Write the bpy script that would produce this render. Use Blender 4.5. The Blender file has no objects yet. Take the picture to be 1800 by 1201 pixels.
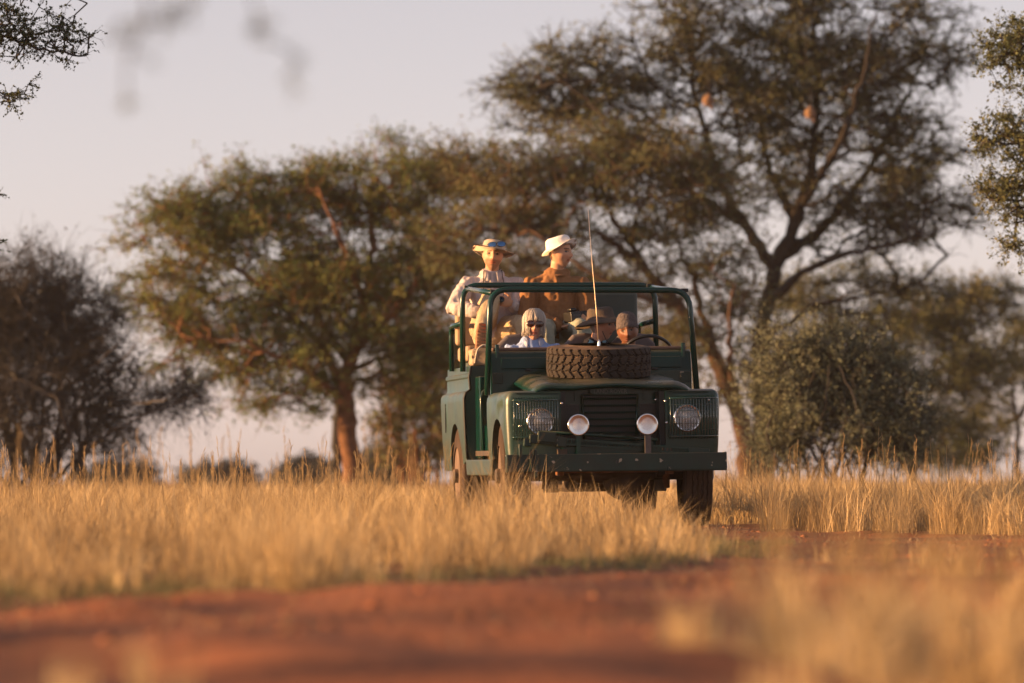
import bpy, bmesh, math, random
import numpy as np
from mathutils import Vector, Matrix, Euler
R = math.radians
sc = bpy.context.scene
COL = sc.collection

# ------------------------------------------------------------------ camera, sky, sun, exposure
F_PX, HZ, CAM_H = 8388.0, 828.0, 0.43          # focal length in photo pixels, horizon row, lens height
cam = bpy.data.cameras.new('camera'); cam_o = bpy.data.objects.new('camera', cam); COL.objects.link(cam_o)
cam.sensor_width = 36.0; cam.lens = F_PX / 1800 * 36
cam.clip_start = 0.5; cam.clip_end = 6000
cam_o.location = (0, 0, CAM_H)
cam_o.rotation_euler = (R(90) + math.atan((HZ - 600.5) / F_PX), 0, 0)
cam.dof.use_dof = True; cam.dof.focus_distance = 36.9; cam.dof.aperture_fstop = 2.35
cam.dof.aperture_blades = 9
sc.camera = cam_o
SUN_EL, SUN_AZ = 7.5, 6.5       # degrees above the horizon; degrees towards the camera from square left
w = bpy.data.worlds.new('World'); sc.world = w; w.use_nodes = True
nt = w.node_tree; nt.nodes.clear()
sky = nt.nodes.new('ShaderNodeTexSky'); sky.sky_type = 'NISHITA'; sky.sun_disc = False
sky.sun_elevation = R(SUN_EL); sky.sun_rotation = R(-90 - SUN_AZ)
sky.air_density = 1.0; sky.dust_density = 1.2; sky.ozone_density = 1.0; sky.altitude = 1000
hs = nt.nodes.new('ShaderNodeHueSaturation'); hs.inputs['Saturation'].default_value = 0.30
tint = nt.nodes.new('ShaderNodeMix'); tint.data_type = 'RGBA'; tint.blend_type = 'MULTIPLY'; tint.inputs[0].default_value = 1
tint.inputs[7].default_value = (1.0, 0.885, 0.955, 1)
bg = nt.nodes.new('ShaderNodeBackground'); bg.inputs[1].default_value = 0.081
out = nt.nodes.new('ShaderNodeOutputWorld')
nt.links.new(sky.outputs[0], hs.inputs['Color']); nt.links.new(hs.outputs[0], tint.inputs[6])
nt.links.new(tint.outputs[2], bg.inputs[0]); nt.links.new(bg.outputs[0], out.inputs[0])
sl = bpy.data.lights.new('sun', 'SUN'); sl.energy = 5.0; sl.angle = R(0.6); sl.color = (1.0, 0.53, 0.20)
so = bpy.data.objects.new('sun', sl); COL.objects.link(so)
SUN_DIR = Vector((-math.cos(R(SUN_AZ)) * math.cos(R(SUN_EL)), -math.sin(R(SUN_AZ)) * math.cos(R(SUN_EL)), math.sin(R(SUN_EL))))
so.rotation_euler = SUN_DIR.to_track_quat('Z', 'Y').to_euler(); so.location = (-20, 20, 10)
vs = sc.view_settings; vs.view_transform = 'Standard'; vs.look = 'None'; vs.gamma = 1; vs.exposure = 1.46
try: vs.use_curve_mapping = False
except Exception: pass
sc.cycles.use_denoising = True
sc.cycles.max_bounces = 6; sc.cycles.transparent_max_bounces = 8

HAZE = 0.00017
# ------------------------------------------------------------------ helpers
rng = np.random.default_rng(7); random.seed(7)

def px(u, v, D):                     # photo pixel at distance D -> world point
    return Vector(((u - 900) * D / F_PX, D, CAM_H + (HZ - v) * D / F_PX))
def ground_d(v): return F_PX * CAM_H / (v - HZ)

def _hash(i, j, k, seed):
    n = (i * 374761393 + j * 668265263 + k * 2147483647 + seed * 144665) & 0xFFFFFFFF
    n = ((n ^ (n >> 13)) * 1274126177) & 0xFFFFFFFF
    return ((n ^ (n >> 16)) & 0xFFFF) / 65535.0
def vnoise(P, scale, seed=0):        # value noise in [-1,1], P Nx3
    P = np.asarray(P, float) / scale
    i = np.floor(P).astype(np.int64); f = P - i; f = f * f * (3 - 2 * f)
    r = 0
    for a in (0, 1):
        for b in (0, 1):
            for c in (0, 1):
                wgt = (f[:, 0] if a else 1 - f[:, 0]) * (f[:, 1] if b else 1 - f[:, 1]) * (f[:, 2] if c else 1 - f[:, 2])
                r = r + wgt * _hash(i[:, 0] + a, i[:, 1] + b, i[:, 2] + c, seed)
    return r * 2 - 1

def np_mesh(name, V, loops, counts, mat, attrs=None, smooth=False):
    me = bpy.data.meshes.new(name)
    V = np.asarray(V, np.float32); loops = np.asarray(loops, np.int32).ravel(); counts = np.asarray(counts, np.int32)
    me.vertices.add(len(V)); me.vertices.foreach_set('co', V.ravel())
    me.loops.add(len(loops)); me.loops.foreach_set('vertex_index', loops)
    me.polygons.add(len(counts))
    st = np.zeros(len(counts), np.int32); st[1:] = np.cumsum(counts)[:-1]
    me.polygons.foreach_set('loop_start', st)
    if smooth: me.polygons.foreach_set('use_smooth', np.ones(len(counts), bool))
    me.update(calc_edges=True)
    for k, v in (attrs or {}).items():
        a = me.attributes.new(k, 'FLOAT', 'POINT'); a.data.foreach_set('value', np.asarray(v, np.float32))
    if mat: me.materials.append(mat)
    return me

def link(name, me, parent=None):
    o = bpy.data.objects.new(name, me); COL.objects.link(o)
    if parent is not None: o.parent = parent
    return o
def tag(o, label=None, cat=None, group=None, kind=None):
    if label: o['label'] = label
    if cat: o['category'] = cat
    if group: o['group'] = group
    if kind: o['kind'] = kind
    return o
def empty(name, loc=(0, 0, 0), mw=None):
    o = bpy.data.objects.new(name, None); COL.objects.link(o); o.empty_display_size = 0.2
    if mw is not None: o.matrix_world = mw
    else: o.location = loc
    return o

class MB:                            # collects shapes, builds ONE mesh object
    def __init__(s): s.v = []; s.f = []
    def add(s, V, Fc):
        n = len(s.v); s.v += [tuple(p) for p in V]; s.f += [tuple(i + n for i in q) for q in Fc]; return s
    def box(s, x0, x1, y0, y1, z0, z1, M=None):
        V = [Vector((x, y, z)) for x in (x0, x1) for y in (y0, y1) for z in (z0, z1)]
        if M is not None: V = [M @ p for p in V]
        return s.add(V, [(0, 1, 3, 2), (4, 6, 7, 5), (0, 4, 5, 1), (2, 3, 7, 6), (0, 2, 6, 4), (1, 5, 7, 3)])
    def tube(s, pts, rad, n=8, xdir=None, cap=True, roundcap=False):
        """rad: per-point r or (rx, ry); xdir fixes the rx axis"""
        P = [Vector(p) for p in pts]
        rad = [r if isinstance(r, tuple) else (r, r) for r in (rad if isinstance(rad, (list, tuple)) and not isinstance(rad, tuple) else [rad] * len(P))]
        if roundcap:
            t0 = (P[0] - P[1]).normalized(); t1 = (P[-1] - P[-2]).normalized()
            r0, r1 = rad[0], rad[-1]; m0 = min(r0); m1 = min(r1)
            a = [(P[0] + t0 * m0 * k, (r0[0] * q, r0[1] * q)) for k, q in ((.98, .18), (.8, .6), (.45, .89))]
            b = [(P[-1] + t1 * m1 * k, (r1[0] * q, r1[1] * q)) for k, q in ((.45, .89), (.8, .6), (.98, .18))]
            P = [x for x, _ in a] + P + [x for x, _ in b]; rad = [x for _, x in a] + rad + [x for _, x in b]
        V = []; ux = Vector(xdir) if xdir is not None else None
        for i, p in enumerate(P):
            t = (P[min(i + 1, len(P) - 1)] - P[max(i - 1, 0)])
            if t.length < 1e-9: t = Vector((0, 0, 1))
            t.normalize()
            if ux is None:
                ux = t.orthogonal()
            ax = (ux - t * ux.dot(t))
            if ax.length < 1e-6: ax = t.orthogonal()
            ax.normalize(); ay = t.cross(ax)
            if xdir is None: ux = ax
            for k in range(n):
                a = 2 * math.pi * k / n
                V.append(p + ax * (math.cos(a) * rad[i][0]) + ay * (math.sin(a) * rad[i][1]))
        Fc = []
        for i in range(len(P) - 1):
            for k in range(n):
                k2 = (k + 1) % n
                Fc.append((i * n + k, i * n + k2, (i + 1) * n + k2, (i + 1) * n + k))
        if cap:
            Fc.append(tuple(range(n - 1, -1, -1))); Fc.append(tuple((len(P) - 1) * n + k for k in range(n)))
        return s.add(V, Fc)
    def lathe(s, prof, n=32, M=None, sx=1, sy=1, closed=False, dz=None):
        """prof: (r, z) rings round local z"""
        V = []
        for r, z in prof:
            for k in range(n):
                a = 2 * math.pi * k / n
                p = Vector((r * sx * math.cos(a), r * sy * math.sin(a), z + (dz(a, r) if dz else 0)))
                V.append(M @ p if M is not None else p)
        m = len(prof); Fc = []
        for i in range(m if closed else m - 1):
            j = (i + 1) % m
            for k in range(n):
                k2 = (k + 1) % n
                Fc.append((i * n + k, i * n + k2, j * n + k2, j * n + k))
        if not closed:
            if prof[0][0] > 1e-4: Fc.append(tuple(range(n - 1, -1, -1)))
            if prof[-1][0] > 1e-4: Fc.append(tuple((m - 1) * n + k for k in range(n)))
        return s.add(V, Fc)
    def prism(s, poly, a, b, axis=0):
        """poly: 2D outline in the two other axes, extruded from a to b along axis"""
        n = len(poly); V = []
        for q in (a, b):
            for p in poly:
                c = list(p); c.insert(axis, q); V.append(c)
        Fc = [tuple(range(n)), tuple(range(2 * n - 1, n - 1, -1))] + [(i, i + n, (i + 1) % n + n, (i + 1) % n) for i in range(n)]
        return s.add(V, Fc)
    def mesh(s, name, mat=None, smooth=False, autosmooth=None):
        me = bpy.data.meshes.new(name); me.from_pydata(s.v, [], s.f)
        bm = bmesh.new(); bm.from_mesh(me); bmesh.ops.remove_doubles(bm, verts=bm.verts, dist=1e-6)
        bmesh.ops.recalc_face_normals(bm, faces=bm.faces)
        if autosmooth:
            for e in bm.edges:
                e.smooth = len(e.link_faces) == 2 and e.calc_face_angle(3) < R(autosmooth)
            for f in bm.faces: f.smooth = True
        elif smooth:
            for f in bm.faces: f.smooth = True
        bm.to_mesh(me); bm.free()
        if mat: me.materials.append(mat)
        return me
    def build(s, name, mat, parent=None, smooth=False, autosmooth=None, bevel=0, seg=2):
        o = link(name, s.mesh(name, mat, smooth, autosmooth), parent)
        if bevel:
            m = o.modifiers.new('bevel', 'BEVEL'); m.width = bevel; m.segments = seg; m.limit_method = 'ANGLE'; m.angle_limit = R(40)
        return o

def baked(me, mods):                  # apply modifiers without bpy.ops
    o = bpy.data.objects.new('temporary', me); COL.objects.link(o)
    for t, kw in mods:
        m = o.modifiers.new(t, t)
        for k, v in kw.items(): setattr(m, k, v)
    dg = bpy.context.evaluated_depsgraph_get(); dg.update()
    r = bpy.data.meshes.new_from_object(o.evaluated_get(dg))
    bpy.data.objects.remove(o); bpy.data.meshes.remove(me)
    return r

# ------------------------------------------------------------------ materials
def material(name, col, rough=0.7, metal=0.0, var=0.0, vscale=8.0, col2=None, bump=0.0, bscale=30.0, dust=0.0, dustcol=(.30, .20, .12),
             attr=None, ramp=None, transl=0.0, spec=0.5, coat=0.0, vattr=None, chips=0.0, dust_v=.35):
    m = bpy.data.materials.new(name); m.use_nodes = True; n = m.node_tree.nodes; L = m.node_tree.links
    b = n['Principled BSDF']; b.inputs['Roughness'].default_value = rough; b.inputs['Metallic'].default_value = metal
    b.inputs['Specular IOR Level'].default_value = spec; b.inputs['Coat Weight'].default_value = coat
    tc = n.new('ShaderNodeTexCoord')
    def mix(f, a, c, bt='MIX'):
        x = n.new('ShaderNodeMix'); x.data_type = 'RGBA'; x.blend_type = bt
        for s, v in ((0, f), (6, a), (7, c)):
            if hasattr(v, 'links'): L.new(v, x.inputs[s])
            else: x.inputs[s].default_value = v if s == 0 else (*v[:3], 1)
        return x.outputs[2]
    def noise(scale, detail=4, lo=.35, hi=.65):
        t = n.new('ShaderNodeTexNoise'); t.inputs['Scale'].default_value = scale; t.inputs['Detail'].default_value = detail
        L.new(tc.outputs['Object'], t.inputs['Vector'])
        r = n.new('ShaderNodeMapRange'); r.inputs[1].default_value = lo; r.inputs[2].default_value = hi
        L.new(t.outputs[0], r.inputs[0]); return r.outputs[0]
    c = (*col, 1)
    if attr:
        a = n.new('ShaderNodeAttribute'); a.attribute_name = attr
        cr = n.new('ShaderNodeValToRGB'); L.new(a.outputs['Fac'], cr.inputs[0])
        e = cr.color_ramp.elements
        while len(e) < len(ramp): e.new(0.5)
        for k, (p, cc) in enumerate(ramp): e[k].position = p; e[k].color = (*cc, 1)
        c = cr.outputs[0]
    if vattr:
        a = n.new('ShaderNodeAttribute'); a.attribute_name = vattr; c = a.outputs['Color']
    if var:
        c2 = col2 or tuple(x * (1 - var) for x in col)
        c = mix(noise(vscale), c, c2) if not (attr or vattr) else mix(noise(vscale), c, mix(var, c, (0.02, .015, .01)))
    if chips:
        c = mix(noise(17, 7, .755 - chips * .1, .78 - chips * .1), c, (.32, .27, .20))
    rsock = None
    if dust:
        g = n.new('ShaderNodeNewGeometry'); sp = n.new('ShaderNodeSeparateXYZ'); L.new(g.outputs['Normal'], sp.inputs[0])
        r = n.new('ShaderNodeMapRange'); r.inputs[1].default_value = .2; r.inputs[2].default_value = 1.0
        r.inputs[3].default_value = dust * dust_v; r.inputs[4].default_value = min(1, dust * 1.6); L.new(sp.outputs[2], r.inputs[0])
        mm = n.new('ShaderNodeMath'); mm.operation = 'MULTIPLY'; L.new(r.outputs[0], mm.inputs[0]); L.new(noise(3.5, 6, .25, .7), mm.inputs[1])
        c = mix(mm.outputs[0], c, dustcol)
        rr = n.new('ShaderNodeMapRange'); rr.inputs[3].default_value = rough; rr.inputs[4].default_value = .9; L.new(mm.outputs[0], rr.inputs[0])
        L.new(rr.outputs[0], b.inputs['Roughness'])
    if hasattr(c, 'links'): L.new(c, b.inputs['Base Color'])
    else: b.inputs['Base Color'].default_value = c
    if bump:
        t = n.new('ShaderNodeTexNoise'); t.inputs['Scale'].default_value = bscale; t.inputs['Detail'].default_value = 5
        L.new(tc.outputs['Object'], t.inputs['Vector'])
        bp = n.new('ShaderNodeBump'); bp.inputs['Strength'].default_value = bump; bp.inputs['Distance'].default_value = .02
        L.new(t.outputs[0], bp.inputs['Height']); L.new(bp.outputs[0], b.inputs['Normal'])
    if transl:
        tr = n.new('ShaderNodeBsdfTranslucent'); ms = n.new('ShaderNodeMixShader'); ms.inputs[0].default_value = transl
        if hasattr(c, 'links'): L.new(c, tr.inputs[0])
        else: tr.inputs[0].default_value = c
        L.new(b.outputs[0], ms.inputs[1]); L.new(tr.outputs[0], ms.inputs[2]); L.new(ms.outputs[0], n['Material Output'].inputs[0])
    return m

M = {}
M['soil'] = material('red_soil', (.38, .145, .066), .95, var=.4, vscale=1.1, col2=(.17, .080, .052), bump=.5, bscale=22, spec=.1)
M['ground'] = material('sandy_soil', (.30, .14, .07), .95, var=.4, vscale=1.5, bump=.5, bscale=18, spec=.1)
STRAW = [(0, (.15, .105, .06)), (.3, (.35, .25, .13)), (.65, (.52, .39, .21)), (1, (.66, .52, .30))]
M['straw'] = material('dry_straw', (.5, .35, .15), .7, attr='tint', ramp=STRAW, transl=.3, spec=.2)
M['sage'] = material('grey_green_grass', (.2, .2, .1), .7, attr='tint', ramp=[(0, (.10, .115, .06)), (.6, (.20, .19, .10)), (1, (.38, .30, .15))], transl=.25, spec=.2)
M['bark'] = material('tree_bark', (.20, .105, .06), .95, var=.5, vscale=6, bump=.9, bscale=14, spec=.1)
M['bark_mid'] = material('brown_bark', (.115, .072, .05), .95, var=.5, vscale=6, bump=.9, bscale=14, spec=.1)
M['bark_dark'] = material('dark_bark', (.045, .039, .035), .95, var=.4, vscale=6, bump=.6, bscale=14, spec=.1)
M['bark_grey'] = material('grey_bark', (.070, .064, .060), .95, var=.4, vscale=6, bump=.6, bscale=14, spec=.1)
M['paint'] = material('green_paint', (.0018, .034, .026), .15, var=.35, vscale=5, dust=.24, dust_v=.03, spec=.32, bump=.04, bscale=9, chips=.35)
M['paint_side'] = material('dusty_green_paint', (.006, .044, .034), .30, var=.35, vscale=4, dust=.38, dustcol=(.20, .16, .11), bump=.06, bscale=6, chips=.3)
M['tube_paint'] = material('green_tube_paint', (.003, .030, .024), .22, coat=.1, spec=.4, bump=.03, bscale=20, chips=.2)
M['worn'] = material('worn_bumper_paint', (.004, .028, .022), .42, var=.4, vscale=7, dust=.3, dust_v=.2, spec=.35, chips=1.1, bump=.12, bscale=16)
M['dark'] = material('dark_metal', (.010, .012, .012), .6, var=.4, vscale=10)
M['under'] = material('oily_underbody', (.022, .016, .012), .7, var=.5, vscale=9, dust=.6)
M['rubber'] = material('tyre_rubber', (.022, .020, .019), .85, dust=.75, dust_v=.20, dustcol=(.17, .105, .065), bump=.15, bscale=60, spec=.25)
M['rubber_dusty'] = material('dusty_rubber', (.045, .031, .023), .9, var=.5, vscale=7, dust=.45, dustcol=(.16, .10, .062), spec=.2)
M['hub'] = material('dusty_wheel_rim', (.15, .10, .07), .8, var=.4, vscale=9)
M['guard'] = material('green_wire', (.006, .035, .026), .22, spec=.9, coat=.5, var=.2)
M['chrome'] = material('chrome', (.75, .74, .72), .18, 1.0)
M['black'] = material('black_plastic', (.010, .010, .011), .35, var=.3, vscale=12)
M['tan_vinyl'] = material('tan_vinyl', (.36, .25, .155), .7, var=.3, vscale=6, bump=.15, bscale=25)
M['canvas'] = material('tan_canvas', (.40, .30, .20), .9, var=.25, vscale=10, bump=.3, bscale=60)
M['rope'] = material('pale_rope', (.55, .48, .38), .9, var=.3, vscale=60)
M['greygreen'] = material('grey_green_vinyl', (.045, .065, .058), .6, var=.25, vscale=5, bump=.1, bscale=20)
M['greyseat'] = material('grey_seat_cloth', (.12, .10, .105), .9, var=.3, vscale=12)
M['dashpad'] = material('dusty_brown_capping', (.17, .11, .085), .85, var=.4, vscale=8)
M['strap'] = material('grey_strap', (.10, .085, .08), .8, var=.3, vscale=20)
M['brass'] = material('aerial_steel', (.55, .42, .28), .35, .7)
M['rust'] = material('rusty_metal', (.20, .085, .035), .8, var=.5, vscale=15)
def glass(name, col, rough=.05):
    m = bpy.data.materials.new(name); m.use_nodes = True; n = m.node_tree.nodes; L = m.node_tree.links
    b = n['Principled BSDF']; b.inputs['Base Color'].default_value = (*col, 1); b.inputs['Roughness'].default_value = rough
    b.inputs['Specular IOR Level'].default_value = .8
    tr = n.new('ShaderNodeBsdfTransparent'); ms = n.new('ShaderNodeMixShader'); ms.inputs[0].default_value = .24
    L.new(tr.outputs[0], ms.inputs[1]); L.new(b.outputs[0], ms.inputs[2]); L.new(ms.outputs[0], n['Material Output'].inputs[0])
    t = n.new('ShaderNodeTexNoise'); t.inputs['Scale'].default_value = 18
    tc = n.new('ShaderNodeTexCoord'); L.new(tc.outputs['Object'], t.inputs['Vector'])
    bp = n.new('ShaderNodeBump'); bp.inputs['Strength'].default_value = .12; bp.inputs['Distance'].default_value = .01
    L.new(t.outputs[0], bp.inputs['Height']); L.new(bp.outputs[0], b.inputs['Normal'])
    return m
M['lens'] = glass('lamp_glass', (.95, .96, 1.0))
M['mirror'] = material('lamp_reflector', (.60, .63, .68), .07, 1.0)
M['blue_lens'] = material('blue_mirror_lens', (.10, .22, .42), .08, .75)
M['brown_lens'] = material('dark_brown_lens', (.035, .008, .006), .08, 0, coat=.5)

# ------------------------------------------------------------------ where things stand
TH, ROLL = R(7.4), 0.013
VEH = Matrix.Translation((0.80, 36.0, 0.0)) @ Matrix.Rotation(TH, 4, 'Z') @ Matrix.Rotation(-ROLL, 4, 'Y')
VINV = VEH.inverted()
def V(u, v, y):                      # photo pixel on the vehicle at local depth y -> local (x, z)
    k = (u - 900) / F_PX
    x = (k * (36 + y * math.cos(TH)) - .80 + y * math.sin(TH)) / (math.cos(TH) - k * math.sin(TH))
    D = 36 + y * math.cos(TH) + x * math.sin(TH)
    return x, CAM_H + (HZ - v) * D / F_PX - ROLL * x

def in_poly(X, Y, poly):
    c = np.zeros(len(X), bool); n = len(poly)
    for i in range(n):
        x1, y1 = poly[i]; x2, y2 = poly[(i + 1) % n]
        if y1 == y2: continue
        k = ((y1 > Y) != (y2 > Y)) & (X < (x2 - x1) * (Y - y1) / (y2 - y1) + x1)
        c ^= k
    return c
def gp(u, v):
    d = ground_d(v); return ((u - 900) * d / F_PX, d)
# the bare track: between the near edge of the left-hand grass and the right-hand grass
EDGE_L = [gp(-900, 1075), gp(-300, 1062), gp(0, 1058), gp(300, 1057), gp(600, 1048), gp(780, 1030), gp(900, 1014), gp(1060, 1002), gp(1200, 988), gp(1300, 972)]
TIP = [(1.22, 27.5), (1.20, 31.0), (1.16, 33.6), (1.20, 35.2), (1.5, 36.9), (1.9, 37.3)]
EDGE_R = [(2.35, 36.0), gp(1330, 932), gp(1500, 935), gp(1800, 938), gp(2500, 945)]
TRACK = EDGE_L + TIP + EDGE_R + [(9.5, 25), (9.5, 3), (-6, 3)]

def terrain(X, Y):
    P = np.stack([X, Y, np.zeros_like(X)], 1)
    near = np.clip((70 - np.hypot(X, Y - 20)) / 25, 0, 1)
    z = near * (.022 * vnoise(P, 1.6, 1) + .014 * vnoise(P, .55, 2) + .006 * vnoise(P, .22, 3))
    tr = in_poly(X, Y, TRACK)
    fg = np.clip((24 - Y) / 8, 0, 1)
    z = z + np.where(tr, near * (.012 * vnoise(P * np.array([.45, 1, 1]), .5, 5) + fg * (.085 * vnoise(P * np.array([.7, 1, 1]), 1.0, 6) + .035 * vnoise(P * np.array([.8, 1, 1]), .33, 7))) - .02, 0)
    far = np.clip((Y - 48) / 150, 0, 1)
    z = z - 1.4 * far * far * (3 - 2 * far)
    xl = (X - .80) * math.cos(TH) + (Y - 36) * math.sin(TH); yl = -(X - .80) * math.sin(TH) + (Y - 36) * math.cos(TH)
    m = np.clip(1.6 - np.abs(xl), 0, 1) * np.clip(np.minimum(yl + 1.0, 5.6 - yl), 0, 1)
    return z * (1 - m) + m * ROLL * np.clip(xl, -1, 1)
def tz(x, y): return float(terrain(np.array([float(x)]), np.array([float(y)]))[0])

# ------------------------------------------------------------------ ground and track (one sheet, two regions)
def axis(a, b, step, lo, hi, g=1.25):
    c = list(np.arange(a, b + 1e-6, step)); s = step
    while c[-1] < hi: s *= g; c.append(c[-1] + s)
    s = step; pre = []
    q = c[0]
    while q > lo: s *= g; q -= s; pre.append(q)
    return np.array(pre[::-1] + c)
xs = axis(-5, 7, .11, -300, 300); ys = axis(6, 44, .12, -60, 700)
GX, GY = np.meshgrid(xs, ys); gx, gy = GX.ravel(), GY.ravel()
GV = np.stack([gx, gy, terrain(gx, gy)], 1)
nx, ny = len(xs), len(ys)
ii, jj = np.meshgrid(np.arange(nx - 1), np.arange(ny - 1)); q0 = (jj * nx + ii).ravel()
Q = np.stack([q0, q0 + 1, q0 + nx + 1, q0 + nx], 1)
cx, cy = GV[Q].mean(1)[:, 0], GV[Q].mean(1)[:, 1]
ist = in_poly(cx, cy, TRACK)
for nm, sel, mt in (('ground', ~ist, 'ground'), ('dirt_track', ist, 'soil')):
    q = Q[sel]; uq, inv = np.unique(q, return_inverse=True)
    tag(link(nm, np_mesh(nm, GV[uq], inv.reshape(-1, 4), np.full(len(q), 4), M[mt], smooth=True)), kind='structure')

# ------------------------------------------------------------------ dusty evening air
hz = MB().box(-420, 420, -160, 900, -2.6, 13.0).build('haze', None); tag(hz, 'thin warm dusty air over the whole plain', 'haze', kind='stuff')
hm = bpy.data.materials.new('dusty_air'); hm.use_nodes = True; hm.node_tree.nodes.clear()
pv = hm.node_tree.nodes.new('ShaderNodeVolumePrincipled'); pv.inputs['Color'].default_value = (.93, .89, .92, 1); pv.inputs['Density'].default_value = HAZE; pv.inputs['Anisotropy'].default_value = 0.0
ho = hm.node_tree.nodes.new('ShaderNodeOutputMaterial'); hm.node_tree.links.new(pv.outputs[0], ho.inputs['Volume']); hz.data.materials.append(hm)
# ------------------------------------------------------------------ trees
def frusta(A, B, ra, rb, n=3):
    """tapered n-sided tubes for many edges at once"""
    d = B - A; Ln = np.linalg.norm(d, axis=1, keepdims=True); d = d / np.maximum(Ln, 1e-9)
    up = np.where(np.abs(d[:, 2:3]) < .9, np.array([[0, 0, 1.]]), np.array([[1., 0, 0]]))
    x = np.cross(d, up); x /= np.linalg.norm(x, axis=1, keepdims=True); y = np.cross(d, x)
    rings = []
    for C, r in ((A, ra), (B, rb)):
        for k in range(n):
            a = 2 * math.pi * k / n
            rings.append(C + (x * math.cos(a) + y * math.sin(a)) * np.asarray(r)[:, None])
    Vv = np.stack(rings, 1).reshape(-1, 3); m = len(A)
    base = (np.arange(m) * 2 * n)[:, None]
    f = [np.stack([k, (k + 1) % n, n + (k + 1) % n, n + k]) for k in range(n)]
    Fq = (base[:, None, :] + np.stack(f)[None]).reshape(-1, 4)
    return Vv, Fq
def leaf_quads(C, size, r, aspect=.55, flat=0.0):
    m = len(C)
    a = r.normal(size=(m, 3)); a[:, 2] *= (1 - flat); a /= np.linalg.norm(a, axis=1, keepdims=True)
    b = np.cross(a, r.normal(size=(m, 3))); b /= np.linalg.norm(b, axis=1, keepdims=True)
    s = np.asarray(size)[:, None]
    Vv = np.stack([C - a * s * .5, C + b * s * aspect * .5, C + a * s * .5, C - b * s * aspect * .5], 1).reshape(-1, 3)
    return Vv, np.arange(m * 4).reshape(-1, 4)

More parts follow.
